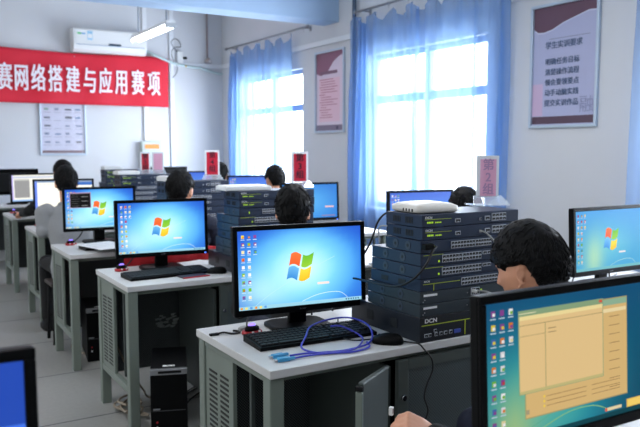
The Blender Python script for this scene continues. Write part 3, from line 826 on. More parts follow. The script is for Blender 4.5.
px_cable('mouse_cord', [(1.425, 1.99, tz+.006), (1.37, 2.03, tz), (1.36, 2.10, tz), (1.42, 2.2, tz), (1.50, 2.33, tz)], .0028, black_cable_m, 'black cord of the front mouse lying on the desk', 'cable')
px_cable('hanging_cord', [(1.49, 1.97, tz), (1.52, 1.91, tz), (1.535, 1.876, tz), (1.552, 1.864, .735), (1.583, 1.864, .70), (1.588, 1.864, .66), (1.565, 1.864, .615), (1.553, 1.864, .57), (1.57, 1.864, .52), (1.555, 1.864, .475), (1.55, 1.864, .40), (1.56, 1.862, .28)], .003, black_cable_m, 'black cord hanging down in front of the cabinet door')

# gadgets with a violet light
def hub(loc, rz, label):
    t = thing('usb_hub', label, 'usb hub', loc, rz, 'red and black gadgets with a violet light')
    mb = MB(); mb.loft([(0, 0, 0, .030, .022, 3), (0, 0, .008, .031, .023, 3), (0, 0, .012, .028, .02, 3)], red_m, 24); mb.build('red_base', t)
    mb = MB(); mb.loft([(0, 0, .012, .024, .017, 2.5), (0, 0, .022, .022, .015, 2.3), (0, 0, .027, .014, .01, 2)], black_m, 24); mb.build('black_cover', t)
    mb = MB(); mb.loft([(0, 0, .027, .013, .009, 2), (0, 0, .032, .009, .006, 2)], led_p, 20); mb.build('violet_light', t)
    for s in (-1, 1):
        mb = MB(); mb.sphere((s*.012, -.021, .01), .004, white_pl, seg=8); mb.build('port', t)
    t.scale = (1.2, 1.2, 1.2)
    return t
h0 = hub((1.118, 2.31, DZ), .2, 'red gadget with a violet light on the front desk')
dup(h0, (1.10, 3.90, DZ), .3, 'red gadget with a violet light on the second desk corner')
dup(h0, (1.10, 5.13, DZ), .1, 'red gadget with a violet light beside the papers')
dup(h0, (1.14, 6.52, DZ), .1, 'red gadget on the desk where the grey arm rests')
dup(h0, (1.15, 7.98, DZ), .1, 'red gadget on the far left desk corner')
px_cable('hub_cable', [(1.118, 2.335, tz+.004), (1.13, 2.38, tz+.01), (1.16, 2.41, tz+.04), (1.22, 2.41, tz+.08), (1.29, 2.42, tz+.12)], .003, black_cable_m, 'black cable looping behind the front violet gadget')
# small things at the left of the front desk
t = thing('cable_scrap', 'twisted scrap of dark cable on the front desk corner', 'cable', (1.05, 2.405, DZ))
mb = MB(); mb.tube(smooth_path([(-.05, -.045, .004), (-.02, -.045, .006), (.0, -.07, .005), (.03, -.07, .005), (.035, -.05, .005), (.02, -.035, .005)], 6), .004, black_cable_m, 8); mb.build('cord', t)
mb = MB(); mb.box(-.075, -.04, -.052, -.036, 0, .008, black2_m, .002); mb.build('plug', t)
t = thing('adapter', 'small grey adapter left of the red gadget', 'adapter', (1.115, 2.375, DZ), .4)
mb = MB(); mb.loft([(0, 0, 0, .022, .014, 3), (0, 0, .01, .022, .014, 3), (0, 0, .014, .016, .01, 3)], grey_cable_m, 20); mb.build('body', t)
mb = MB(); mb.tube([(.02, 0, .007), (.034, 0, .007)], .004, silver_m, 8); mb.build('tip', t)

# indigo console cable
t = thing('console_cable', 'looped indigo cable with two light blue plugs on the front desk', 'cable', (0, 0, DZ))
zz = .005
A = [(1.085, 1.99), (1.12, 1.965), (1.16, 1.96), (1.25, 1.98), (1.34, 2.015), (1.41, 2.06), (1.47, 2.12)]
loopA = [(1.095, 1.985, zz), (1.15, 1.98, zz), (1.21, 1.96, zz), (1.28, 1.945, zz), (1.37, 1.955, zz+.003), (1.43, 2.0, zz+.01), (1.465, 2.07, zz+.03), (1.485, 2.17, zz+.03), (1.45, 2.21, zz+.035), (1.37, 2.215, zz+.033), (1.28, 2.17, zz+.03), (1.21, 2.08, zz+.026), (1.16, 2.02, zz+.006), (1.20, 1.955, zz), (1.30, 1.93, zz+.003), (1.38, 1.99, zz+.004), (1.42, 2.06, zz+.004), (1.38, 2.115, zz+.03), (1.34, 2.13, zz+.033)]
mb = MB(); mb.tube(smooth_path(loopA, 8), .0034, blue_cable_m, 8); mb.build('cord', t)
mb = MB(); mb.tube(smooth_path([(1.085, 1.95, zz), (1.14, 1.955, zz), (1.22, 1.94, zz), (1.30, 1.915, zz), (1.37, 1.935, zz), (1.40, 1.99, zz)], 8), .0034, blue_cable_m, 8); mb.build('cord', t)
for (x, y, a) in ((1.065, 2.0, .05), (1.062, 1.955, -.1)):
    mb = MB(); M = Matrix.Translation((x, y, 0)) @ Matrix.Rotation(a, 4, 'Z')
    mb.box(-.028, .014, -.010, .010, 0, .013, cyan_m, .003); mb.box(.012, .032, -.006, .006, .002, .011, cyan_m, .002); mb.box(-.038, -.028, -.006, .006, .002, .01, chrome_m, .001)
    mb.build('plug', t, M)

# papers
def sheet(loc, rz, label, w=.21, h=.297, n=3, lines=True):
    t = thing('paper_sheet', label, 'paper', loc, rz, 'loose papers')
    mb = MB()
    for k in range(n): mb.box(-w/2+.003*k, w/2+.003*k, -h/2-.002*k, h/2-.002*k, .0006*k, .0006*k+.0005, paper_m)
    mb.build('page', t)
    p = Pic(); r = random.Random(int(loc[0]*100))
    for k in range(14): p.rect(-w/2+.02, -w/2+.05+r.random()*(w-.08), h/2-.03-k*.017, h/2-.028-k*.017, (140, 145, 160), 0)
    p.build('print_lines', M_PRINT, t, Matrix.Translation((0, 0, .0006*n+.0007)) @ Matrix.Rotation(-PI/2, 4, 'X'))
    return t
s0 = sheet((1.24, 4.78, DZ+.027), math.radians(14), 'white printed papers lying on the keyboard under the command-window monitor', w=.25, h=.36)
dup(s0, (1.56, 3.83, DZ), .4, 'white paper right of the second monitor')
dup(s0, (2.36, 3.86, DZ), .3, 'white paper on the far desk beside the front monitor')
dup(s0, (2.3, 3.55, DZ), -.3, 'white paper behind the equipment stack near the mouse')
dup(s0, (1.56, 6.2, DZ), .2, 'white paper under the grey-shirted arm')
dup(s0, (2.62, 2.25, DZ), .15, 'white paper behind the pale teal monitor stand')
t = thing('booklet', 'thin booklet with a red edge before the second keyboard', 'booklet', (1.37, 3.535, DZ), .1)
mb = MB(); mb.box(-.075, .075, -.045, .045, .001, .006, mat('dark_cover', (50, 30, 40), .4), .001); mb.build('pages', t)
mb = MB(); mb.box(-.077, .077, -.047, -.043, 0, .007, red_m, .001); mb.build('red_spine', t)

# red cloth behind the second desk
me_v, me_f = [], []; nx, nz = 70, 18
for i in range(nx+1):
    for j in range(nz+1):
        u, w = i/nx, j/nz
        me_v.append((1.16+.66*u, 4.042+.010*math.sin(u*22+w*3)+.005*math.sin(u*41), .845-.02*math.sin(u*9)-w*.46))
for i in range(nx):
    for j in range(nz):
        k = i*(nz+1)+j; me_f.append((k, k+1, k+nz+2, k+nz+1))
me = bpy.data.meshes.new('red_cloth'); me.from_pydata(me_v, [], me_f); me.materials.append(red_cloth_m)
for p in me.polygons: p.use_smooth = True
o = bpy.data.objects.new('red_cloth', me); COL.objects.link(o); md = o.modifiers.new('s', 'SOLIDIFY'); md.thickness = .006
tag(o, 'folded red cloth hanging behind the second desk and its monitor', 'cloth')

# ---------------------------------------------------------------- network equipment
def ports(mb, x0, x1, z0, z1, n, rows_=2):
    mb.box(x0, x1, -.003, 0, z0, z1, port_m)
    pw = (x1-x0)/n
    for r in range(rows_):
        h = (z1-z0)/rows_
        for k in range(n):
            a = x0+k*pw; q = z0+r*h
            mb.box(a+pw*.09, a+pw*.91, -.0036, -.0029, q+h*.12, q+h*.84, hole_m)
            mb.box(a+pw*.4, a+pw*.6, -.0039, -.003, q+h*.16, q+h*.34, port_m)
def device(kind, loc, depth, label, rz=0, group=None, detail=True):
    names = {'wan': ('network_router', 'router'), 'sw24': ('network_switch', 'network switch'), 'sw24b': ('network_switch', 'network switch'), 'dcn': ('network_switch', 'network switch'),
             'grey': ('network_router', 'router'), 'fw': ('firewall_unit', 'firewall')}
    nm, cat = names[kind]
    t = thing(nm, label, cat, loc, rz, group)
    W = .458; H = .088 if kind == 'fw' else .0425
    body = dev2_m if kind == 'grey' else dev_m
    mb = MB(); mb.box(0, W, 0, depth, 0, H, dev3_m if kind == 'fw' else body, .0015, 1)
    mb.build('case', t)
    if not detail: return t
    # side fixings: vents, fans, screws
    for yy in (depth*.35, depth*.7):
        mb = MB()
        if kind in ('wan',):
            for k in range(5): mb.box(-.0012, .001, yy-.02+k*.009, yy-.015+k*.009, H*.25, H*.75, hole_m)
        elif kind in ('sw24', 'sw24b', 'grey'):
            mb.tube([(-.0015, yy, H*.5), (.001, yy, H*.5)], H*.36, mat('fan_dark', (46, 56, 72), .5), 14); mb.tube([(-.002, yy, H*.5), (.001, yy, H*.5)], H*.14, hole_m, 10)
        else:
            mb.box(-.0012, .001, yy-.02, yy+.02, H*.3, H*.7, hole_m)
        mb.build('side_vent', t)
    mb = MB()
    txt = True; tx = .045; ts = .011; lz = H*.76
    if kind == 'wan':
        mb.box(.012, .13, -.0008, .001, H*.60, H*.63, lime_m)
        mb.build('stripe', t); mb = MB()
        ports(mb, .147, .170, H*.26, H*.56, 1, 1); mb.build('single_port', t); mb = MB(); ports(mb, .262, .27, H*.3, H*.5, 1, 1); mb.build('single_port', t)
        mb = MB(); ports(mb, .288, .312, H*.26, H*.62, 1, 1); mb.build('single_port', t); mb = MB(); ports(mb, .322, .392, H*.18, H*.82, 4)
        mb.build('port_block', t); mb = MB()
        for k in range(9):
            if k != 4: mb.box(.022+k*.0072, .0262+k*.0072, -.0012, .001, H*.3, H*.40 if k > 3 else H*.44, led_g)
        mb.build('indicator_leds', t)
    elif kind == 'sw24':
        ports(mb, .135, .245, H*.2, H*.8, 8); mb.build('port_block', t); mb = MB(); ports(mb, .248, .325, H*.2, H*.8, 6); mb.build('port_block', t)
        mb = MB(); mb.box(.055, .06, -.0012, .001, H*.3, H*.55, led_g); mb.build('indicator_leds', t); txt = False
    elif kind == 'sw24b':
        ports(mb, .095, .185, H*.16, H*.8, 6); mb.build('port_block', t); mb = MB(); ports(mb, .188, .278, H*.16, H*.8, 6); mb.build('port_block', t); mb = MB(); ports(mb, .285, .325, H*.5, H*.78, 2, 1); mb.build('uplink_port', t)
        mb = MB(); mb.box(.012, .1, -.0008, .001, H*.83, H*.87, lime_m); mb.build('stripe', t)
        mb = MB(); mb.box(.078, .084, -.0012, .001, H*.22, H*.38, led_g); mb.build('indicator_leds', t); txt = False
    elif kind == 'dcn':
        mb.box(.012, .18, -.0008, .001, H*.56, H*.61, lime_m); mb.box(.058, .0605, -.0008, .001, 0, H*.56, lime_m); mb.build('stripe', t)
        mb = MB(); ports(mb, .185, .27, H*.16, H*.8, 6); mb.build('port_block', t); mb = MB(); ports(mb, .273, .36, H*.16, H*.8, 6); mb.build('port_block', t); tx = .028; lz = H*.8; ts = .009
    elif kind == 'grey':
        mb.box(.015, .075, -.0012, .001, H*.62, H*.8, lettering_m); mb.build('name_plate', t)
        mb = MB(); ports(mb, .232, .272, H*.28, H*.86, 2); mb.build('ports', t)
        mb = MB(); mb.box(.278, .285, -.0014, .001, H*.5, H*.66, led_g); mb.build('indicator_leds', t)
        mb = MB()
        for (q, z_) in ((.013, .2), (.02, .35), (.215, .5)): mb.tube([(q, -.0018, H*z_), (q, .001, H*z_)], .0024, silver_m, 8)
        mb.build('screws', t); txt = False
    elif kind == 'fw':
        mb.box(.008, .44, -.0010, .001, H*.66, H*.69, lime_m); mb.box(.205, .209, -.0010, .001, H*.06, H*.67, lime_m); mb.build('stripe', t)
        mb = MB()
        for k, (q, w_) in enumerate(((.02, .014), (.038, .012), (.066, .012), (.088, .012), (.108, .014), (.132, .014))): ports(mb, q, q+w_, H*.2, H*.34, 1, 1)
        ports(mb, .062, .074, H*.36, H*.48, 1, 1); mb.build('ports', t)
        mb = MB(); mb.box(.155, .185, -.003, .001, H*.18, H*.34, mat('vga_blue', (60, 80, 170), .4), .001); mb.build('video_port', t)
        tx = .048; ts = .02; lz = H*.84
    if txt:
        text_mesh('brand_lettering', 'DCN', ts, lettering_m, t, face_Y(tx if kind == 'fw' else .028, -.0014, lz), sx=1.25, extrude=.0003, bold=.0006 if kind == 'fw' else 0)
    return t
ordn = ['bottom', 'second from the bottom', 'third from the bottom', 'fourth from the bottom', 'fifth from the bottom', 'sixth from the bottom', 'third from the top', 'second from the top', 'top']
def stack(x, y, seq, where, grp, depths=None, jitter=.0, detail=True, z=DZ):
    z = z+.0005; r = random.Random(int(x*1000+y*10)); made = []
    n = len(seq)
    for i, k in enumerate(seq):
        d = depths[i] if depths else {'fw': .42, 'grey': .30, 'dcn': .28, 'sw24': .24, 'sw24b': .28, 'wan': .21}[k]
        look = {'fw': 'thick black firewall with lime line', 'grey': 'slate grey router', 'dcn': 'dark switch with a lime line', 'sw24b': 'dark two-block switch', 'sw24': 'dark 24-port switch', 'wan': 'green-lit dark router'}[k]
        pos = ordn[i] if n == 9 else ('bottom' if i == 0 else 'top' if i == n-1 else 'level %d up' % (i+1))
        t = device(k, (x+r.uniform(-jitter, jitter), y+r.uniform(-jitter, jitter)*.5, z), d, '%s, %s of %s' % (look, pos, where), group=grp, detail=detail)
        z += (.088 if k == 'fw' else .0425)+.0018; made.append(t)
    return z, made
SEQ = ['fw', 'grey', 'grey', 'dcn', 'sw24b', 'sw24b', 'sw24', 'wan', 'wan']
DEP = [.42, .31, .31, .29, .285, .285, .20, .20, .20]
z1, st1 = stack(1.552, 1.892, SEQ, 'the front stack', 'devices of the front equipment stack', DEP)
st1[7].location.x += .006; st1[8].location.x += .004
z2, st2 = stack(1.59, 3.43, SEQ, 'the second stack', 'devices of the second stack', DEP, .004)
z3, st3 = stack(1.625, 4.66, SEQ, 'the third stack', 'devices of the third stack', DEP, .004)
z4, st4 = stack(1.715, 6.03, SEQ, 'the fourth stack', 'devices of the fourth stack', DEP, .004)
z5, st5 = stack(1.985, 7.53, SEQ, 'the farthest stack', 'devices of the farthest stack', DEP, .004)

# grey patch cords and the black plug on the front stack
px_cable('patch_cord', [(1.81, 1.882, 1.128), (1.825, 1.86, 1.118), (1.85, 1.84, 1.08), (1.88, 1.83, 1.0), (1.9, 1.83, .9)], .003, grey_cable_m, 'grey patch cord hanging from the second router of the front stack')
t = thing('patch_cord', 'grey patch cord from the upper slate router of the front stack', 'cable')
mb = MB(); mb.tube(smooth_path([(1.80, 1.885, .91), (1.81, 1.86, .913), (1.84, 1.84, .90), (1.86, 1.83, .86), (1.862, 1.83, .80), (1.865, 1.85, .757)], 8), .0032, grey_cable_m, 8); mb.build('cord', t)
mb = MB(); mb.box(1.785, 1.797, 1.872, 1.889, .906, .916, white_pl, .001); mb.build('plug', t)
t = thing('patch_cord', 'grey patch cord from the lower slate router of the front stack', 'cable')
mb = MB(); mb.tube(smooth_path([(1.80, 1.885, .865), (1.81, 1.86, .868), (1.83, 1.84, .85), (1.845, 1.83, .81), (1.85, 1.84, .757)], 8), .0032, grey_cable_m, 8); mb.build('cord', t)
mb = MB(); mb.box(1.785, 1.797, 1.872, 1.889, .861, .871, white_pl, .001); mb.build('plug', t)
t = thing('power_cord', 'thick black power cord across the side of the front stack', 'cable')
mb = MB(); mb.tube(smooth_path([(1.60, 1.868, 1.086), (1.575, 1.86, 1.07), (1.55, 1.86, 1.03), (1.53, 1.89, .985), (1.525, 1.95, .95), (1.53, 2.03, .93), (1.53, 2.16, .925), (1.53, 2.28, .92), (1.50, 2.36, .90), (1.45, 2.42, .84), (1.44, 2.43, .757)], 8), .0042, black_cable_m, 10); mb.build('cord', t)
mb = MB(); mb.box(1.552, 1.592, 1.866, 1.889, 1.076, 1.096, black_m, .003); mb.build('plug', t)
px_cable('power_cord', [(1.60, 2.10, 1.178), (1.60, 2.15, 1.18), (1.61, 2.22, 1.14), (1.60, 2.26, 1.05), (1.59, 2.38, .9), (1.55, 2.45, .757)], .004, black_cable_m, 'black cable arching behind the front stack')
px_cable('patch_cord', [(1.58, 2.10, 1.135), (1.58, 2.17, 1.125), (1.58, 2.165, 1.064)], .003, grey_cable_m, 'short cable behind the top of the front stack')

# white access points and flat boxes on the stacks
def access_point(loc, rz, label, w=.185, d=.185, h=.034):
    t = thing('wireless_access_point', label, 'access point', loc, rz, 'white boxes on the stacks')
    mb = MB()
    mb.loft([(0, 0, 0, w/2-.006, d/2-.006, 7), (0, 0, .004, w/2, d/2, 7), (0, 0, h*.62, w/2, d/2, 7), (0, 0, h*.85, w/2-.012, d/2-.012, 5), (0, 0, h, w/2-.045, d/2-.045, 4)], cream_pl, 48); mb.build('shell', t)
    mb = MB()
    for k in range(4): mb.box(-w/2-.0012, -w/2+.002, -.06+k*.018, -.053+k*.018, .004, .014, black2_m, .001)
    mb.build('sockets', t)
    return t
ap = access_point((1.665, 2.012, z1), math.radians(-4), 'rounded white wireless access point on the front stack')
def flat_box(loc, rz, w, d, h, label):
    mb = MB(); mb.box(-w/2, w/2, -d/2, d/2, 0, h, white_pl, .004); mb.box(-w/2+.01, w/2-.01, -d/2+.01, d/2-.01, h-.001, h+.004, white_pl, .002)
    o = mb.build('white_flat_box'); o.location = loc; o.rotation_euler = (0, 0, rz); return tag(o, label, 'box', 'white flat boxes on the stacks')
flat_box((1.67, 3.54, z2), math.radians(-6), .26, .17, .022, 'flat white box on the stack under the number 3 card')
flat_box((1.71, 4.76, z3), math.radians(8), .17, .15, .03, 'white box on the number 4 stack, left of its card')
flat_box((1.79, 6.13, z4), math.radians(0), .19, .15, .028, 'white box on the far card stack')
flat_box((2.08, 7.64, z5), 0, .2, .15, .03, 'white box on the farthest stack')

# number cards in clear stands
def number_card(loc, rz, s_, label, H=.175, W=.105, tint=(206, 34, 62), pale=False):
    t = thing('number_card', label, 'table sign', loc, rz, 'red group number cards')
    mb = MB(); mb.prism([(-.075, -.05, 0), (.075, -.05, 0), (.075, .05, 0), (-.075, .05, 0)], (0, 0, .004), acrylic_m)
    mb.prism([(-.075, -.05, .004), (.075, -.05, .004), (.058, .0, .038), (-.058, .0, .038)], (0, .004, 0), acrylic_m); mb.build('clear_base', t)
    mb = MB(); mb.box(-W/2, W/2, 0, .006, .03, .03+H, mat('card_acrylic', (240, 244, 250), .15), .001); mb.build('holder', t)
    red = mat('card_pale_glare' if pale else 'card_red', (236, 178, 208) if pale else tint, .35)  # pale copy of the red: window light through the acrylic painted in
    mb = MB(); mb.box(-W/2+.014, W/2-.012, -.0015, 0, .036, .03+H-.014, red); mb.build('red_sheet', t)
    ink_ = mat('card_ink_glare' if pale else 'card_ink', (190, 150, 190) if pale else (52, 16, 40), .5)  # pale ink has the same light painted into its colour
    for k, ch in enumerate(s_):
        text_mesh('character', ch, .048, ink_, t, face_Y(.001, -.0022, .03+H-.038-k*.048), extrude=.0003, bold=.001)
    return t
number_card((2.04, 2.08, z1), math.radians(-22), '第2组', 'red number 2 card with painted-in glare in a clear stand on the front stack', H=.165, W=.092, pale=True)
number_card((2.055, 3.60, z2), math.radians(-18), '第3组', 'red number 3 card standing on the second stack', H=.175, W=.098)
number_card((2.02, 4.80, z3), math.radians(-18), '第4组', 'red number 4 card standing on the third stack', H=.18, W=.105)
c = number_card((1.97, 6.17, z4), math.radians(-18), '第5组', 'small dark red card at the left of the far pair', H=.16, W=.085)
number_card((2.06, 6.10, z4), math.radians(-24), '', 'pinkish card at the right of the far pair', H=.16, W=.1, pale=True)

t = thing('pale_patches', 'pale irregular patches on the dark panel under the second desk', 'label', (1.31, 3.988, .37))  # two groups of pale irregular patches on the back panel
for (x0, w_) in ((0, .14), (.19, .09)):
    p = Pic(); r = random.Random(int(w_*100))
    for k in range(26):
        a = x0+r.random()*w_*.8; b = r.random()*.08; p.quad([(a, b), (a+.01+r.random()*.03, b+r.random()*.012-.004), (a+.012+r.random()*.03, b+.008+r.random()*.01), (a, b+.01)], (170, 176, 176), 1)
    p.build('pale_patch', M_PRINT, t)
# ---------------------------------------------------------------- computer towers
def tower(loc, rz, label):
    t = thing('computer_tower', label, 'computer', loc, rz, 'black computer towers under the desks')
    W, D, H = .175, .40, .36
    mb = MB(); mb.box(-W/2, W/2, .012, D, .006, H-.004, black2_m, .003); mb.build('case', t)
    f = MB(); f.box(-W/2, W/2, 0, .014, 0, H-.03, black_m, .004); fo = f.build('front_panel', t)
    mb = MB(); mb.box(-W/2-.001, W/2+.001, -.003, .02, H-.03, H, silver_m, .004); mb.box(-.05, .06, -.004, -.002, H-.022, H-.01, black2_m); mb.build('silver_strip', t)
    mb = MB(); mb.box(-W/2+.01, W/2-.01, -.0015, .001, H*.42, H*.43, mat('seam_grey', (60, 62, 66), .4)); mb.build('drive_seam', fo)
    mb = MB(); mb.box(-W/2+.012, -W/2+.045, -.002, .001, H*.44, H*.46, silver_m); mb.build('badge', fo)
    mb = MB(); mb.tube([(-W/2+.03, -.002, H*.2), (-W/2+.03, .001, H*.2)], .005, lettering_m, 10); mb.tube([(-W/2+.03, -.002, H*.27), (-W/2+.03, .001, H*.27)], .005, red_m, 10); mb.build('buttons', fo)
    mb = MB(); mb.box(-.03, .03, .05, .075, H-.0045, H-.003, white_pl); mb.build('sticker', t)
    for (x, y) in ((-W/2+.02, .04), (W/2-.02, .04), (-W/2+.02, D-.04), (W/2-.02, D-.04)):
        mb = MB(); mb.tube([(x, y, 0), (x, y, .008)], .012, black2_m, 10); mb.build('rubber_foot', t)
    return t
tw = tower((1.138, 3.275, 0), math.radians(-20), 'black tower with a silver top strip under the second desk')
dup(tw, (1.20, 4.79, 0), math.radians(-8), 'black tower under the desk with the papers')
dup(tw, (1.25, 6.15, 0), math.radians(-5), 'black tower beside the grey-shirted person')

# cables on the floor
pts = []; r = random.Random(8)
for k in range(26): pts.append((1.09+.055*math.cos(k*1.15)+r.uniform(-.02, .02), 3.72+.12*math.sin(k*.9)+r.uniform(-.03, .03), .012+.0022*k))
px_cable('cable_bundle', pts, .006, beige_cable_m, 'tangled dusty beige cable on the floor by the second desk leg')
px_cable('floor_cable', [(1.09, 3.98, .30), (1.075, 3.80, .27), (1.10, 3.68, .2), (1.17, 3.78, .10), (1.22, 3.86, .03), (1.30, 3.85, .006)], .006, beige_cable_m, 'beige cable looped round the desk foot rail')
for i, (dx, dy) in enumerate(((0, 0), (.03, .05), (.02, -.06))):
    px_cable('floor_cable', [(1.22+dx, 3.72+dy, .17), (1.26+dx, 3.66+dy, .06), (1.32+dx, 3.72+dy, .006), (1.5+dx, 3.9+dy, .006), (1.75+dx, 3.97+dy, .006)], .004, black_cable_m, ['upper', 'middle', 'lower'][i]+' black cable on the floor behind the silver-strip tower')
px_cable('floor_cable', [(.99+.14, 5.3, .02), (1.1, 5.2, .006), (1.0+.14, 5.0, .006), (1.17, 4.9, .006)], .005, beige_cable_m, 'beige cable on the floor by the papers desk')
px_cable('monitor_cable', [(1.22, 3.92, .90), (1.18, 3.93, .82), (1.13, 3.94, .757), (1.14, 3.99, .757)], .004, black_cable_m, 'black cable behind the stand of the second monitor')
px_cable('monitor_cable', [(1.24, 5.22, .90), (1.18, 5.21, .80), (1.12, 5.19, .757), (1.13, 5.22, .757)], .004, black_cable_m, 'black cable behind the command-window monitor')
px_cable('monitor_cable', [(2.90, 2.28, .90), (2.88, 2.33, .80), (2.80, 2.30, .757), (2.78, 2.42, .757)], .004, black_cable_m, 'black cable left of the pale teal monitor stand')
px_cable('monitor_cable', [(3.10, 2.28, .90), (3.13, 2.32, .80), (3.18, 2.35, .757), (3.3, 2.4, .757)], .004, black_cable_m, 'black cable right of the pale teal monitor stand')
px_cable('white_cable', [(3.15, 2.26, .758), (3.2, 2.3, .79), (3.27, 2.28, .79), (3.3, 2.2, .758), (3.2, 2.18, .758), (3.15, 2.22, .758), (3.24, 2.3, .765)], .004, white_pl, 'white cord coiled on the desk by the pale teal monitor')
px_cable('white_cable', [(1.05, 9.1, .757), (1.12, 9.2, .8), (1.2, 9.1, .757), (1.08, 9.05, .757), (1.1, 9.2, .757)], .004, white_pl, 'white cord coiled on the far left desk')

# ---------------------------------------------------------------- people
def remesh(mb, name, voxel, m, parent, smooth_it=4, mats=None, loc=None):
    me = bpy.data.meshes.new(name+'_src'); bmesh.ops.recalc_face_normals(mb.bm, faces=mb.bm.faces[:]); mb.bm.to_mesh(me); mb.bm.free()
    t = bpy.data.objects.new(name+'_src', me); COL.objects.link(t)
    r = t.modifiers.new('r', 'REMESH'); r.mode = 'VOXEL'; r.voxel_size = voxel; r.adaptivity = 0
    s = t.modifiers.new('s', 'SMOOTH'); s.iterations = smooth_it; s.factor = .5
    dg = bpy.context.evaluated_depsgraph_get(); out = bpy.data.meshes.new_from_object(t.evaluated_get(dg))
    bpy.data.objects.remove(t); bpy.data.meshes.remove(me)
    out.name = name; out.materials.clear(); out.materials.append(m)
    for p in out.polygons: p.use_smooth = True
    o = bpy.data.objects.new(name, out); COL.objects.link(o)
    if parent: o.parent = parent
    return o
def limb(mb, pts, rs, m, n=14):
    mb.tube(pts, 0, m, n, rs=rs)
    for p, r in zip(pts, rs): mb.sphere(p, r*.995, m, seg=14)
def head_mesh(mb, M, m):
    """skull, jaw, face, ears in head space: centre of skull at origin, facing +Y"""
    res = bmesh.ops.create_uvsphere(mb.bm, u_segments=72, v_segments=54, radius=1)
    mi = mb._mi(m)
    for v in res['verts']:
        x, y, z = v.co
        X, Y, Z = x*.074, y*(.099 if y > 0 else .094), z*.112
        if z < -.1:
            k = min(1, (-z-.1)/.9)
            X *= 1-.30*k; 
            if y < 0: Y *= 1-.45*k
            else: Y *= 1-.04*k
            Z *= 1+.03*k
        if y > 0:
            fx = abs(X)
            # flatten the face
            Y -= .010*math.exp(-((z+.1)/.5)**2)*(y**2)
            # eye sockets
            Y -= .009*math.exp(-(((fx-.031)/.014)**2+((Z-.004)/.010)**2))
            # brow ridge
            Y += .004*math.exp(-(((fx-.028)/.022)**2+((Z-.022)/.008)**2))
            # nose
            nz = max(0, min(1, (.012-Z)/.042)) if Z > -.034 else math.exp(-((Z+.034)/.006)**2)
            Y += .024*nz*math.exp(-(X/(.007+.006*nz))**2) if Z < .014 else 0
            # lips
            Y += .006*math.exp(-((X/.022)**2+((Z+.055)/.005)**2)); Y += .006*math.exp(-((X/.018)**2+((Z+.067)/.005)**2)); Y -= .003*math.exp(-((X/.024)**2+((Z+.061)/.002)**2))
            # chin
            Y += .008*math.exp(-((X/.02)**2+((Z+.098)/.014)**2))
            # cheeks
            X += math.copysign(.003*math.exp(-(((fx-.05)/.02)**2+((Z+.02)/.02)**2)), X)
        v.co = M @ Vector((X, Y, Z))
    for f in {f for v in res['verts'] for f in v.link_faces}: f.material_index = mi; f.smooth = True
    for s in (-1, 1):   # ears: rim and lobe
        for q in range(14):
            a = -1.9+q*.33; mb.sphere(M @ Vector((s*(.080+.004*math.cos(a)), -.014+.013*math.cos(a)-.004, -.012+.024*math.sin(a))), .0048, m, seg=8)
        mb.sphere(M @ Vector((s*.0745, -.012, -.012)), .010, m, sc3=(.5, 1, 1.7), seg=10)
        mb.sphere(M @ Vector((s*.077, -.004, -.042)), .007, m, seg=8)
def hair_mesh(name, M, parent, seedv, full=1.0, strands=420):
    rnd = random.Random(seedv); mb = MB()
    res = bmesh.ops.create_uvsphere(mb.bm, u_segments=64, v_segments=48, radius=1)
    def line(az):      # lowest z of hair for an azimuth (0 = front)
        a = abs(az)
        if a < .75: return .030+.006*math.sin(az*14)
        if a < 1.25: return .030-.030*(a-.75)/.5
        if a < 1.85: return .014
        if a < 2.2: return .014-.064*(a-1.85)/.35
        return -.062
    def surf(d, lift):
        X, Y, Z = d.x*.074, d.y*.094, d.z*.112
        if d.z < -.1:
            k = min(1, (-d.z-.1)/.9); X *= 1-.2*k
            if d.y < 0: Y *= 1-.33*k
        n = Vector((X/.074**2, Y/.094**2, Z/.112**2)).normalized()
        return Vector((X, Y, Z))+n*lift
    mi = mb._mi(hair_m)
    for v in res['verts']:
        d = v.co.normalized(); az = math.atan2(d.x, d.y); z = d.z*.112
        e = (z-line(az))/.014
        k = max(0, min(1, e+.5))
        nn = noise.noise(Vector((d.x*7, d.y*7, d.z*4+seedv)))*.004+noise.noise(Vector((d.x*22, d.y*22, d.z*5+seedv)))*.0028
        lift = -.012+(.026*full+nn+.006*max(0, d.z)-.007*max(0, d.y)+.004*max(0, -d.y))*k
        v.co = M @ surf(d, lift)
    for f in {f for v in res['verts'] for f in v.link_faces}: f.material_index = mi; f.smooth = True
    # locks flowing away from the crown
    crown = Vector((.1, -.45, .89)).normalized()
    for i in range(strands):
        d = Vector((rnd.gauss(0, 1), rnd.gauss(0, 1), rnd.gauss(.35, 1))).normalized()
        az = math.atan2(d.x, d.y)
        if d.z*.112 < line(az)+.006: continue
        flow = (d-crown*d.dot(crown)); flow = flow.normalized() if flow.length > .05 else Vector((1, 0, 0))
        flow = (flow+Vector((rnd.uniform(-.35, .35), rnd.uniform(-.35, .35), rnd.uniform(-.1, .1)))).normalized()
        up_ = rnd.random()**4*.008; L = rnd.uniform(.3, .6); pts = []; rs = []
        for k in range(6):
            t = k/5; dd = (d+flow*L*t).normalized()
            pts.append(M @ surf(dd, .0135*full-.007*max(0, dd.y)+.004*max(0, -dd.y)+.003*math.sin(t*PI)+up_*t+.001)); rs.append(.0030*(1-t)**.6*(.5+.5*min(1, t*4+.4))+.0004)
        mb.tube(pts, 0, hair_m, 5, rs=rs)
    return mb.build(name, parent, smooth=True)
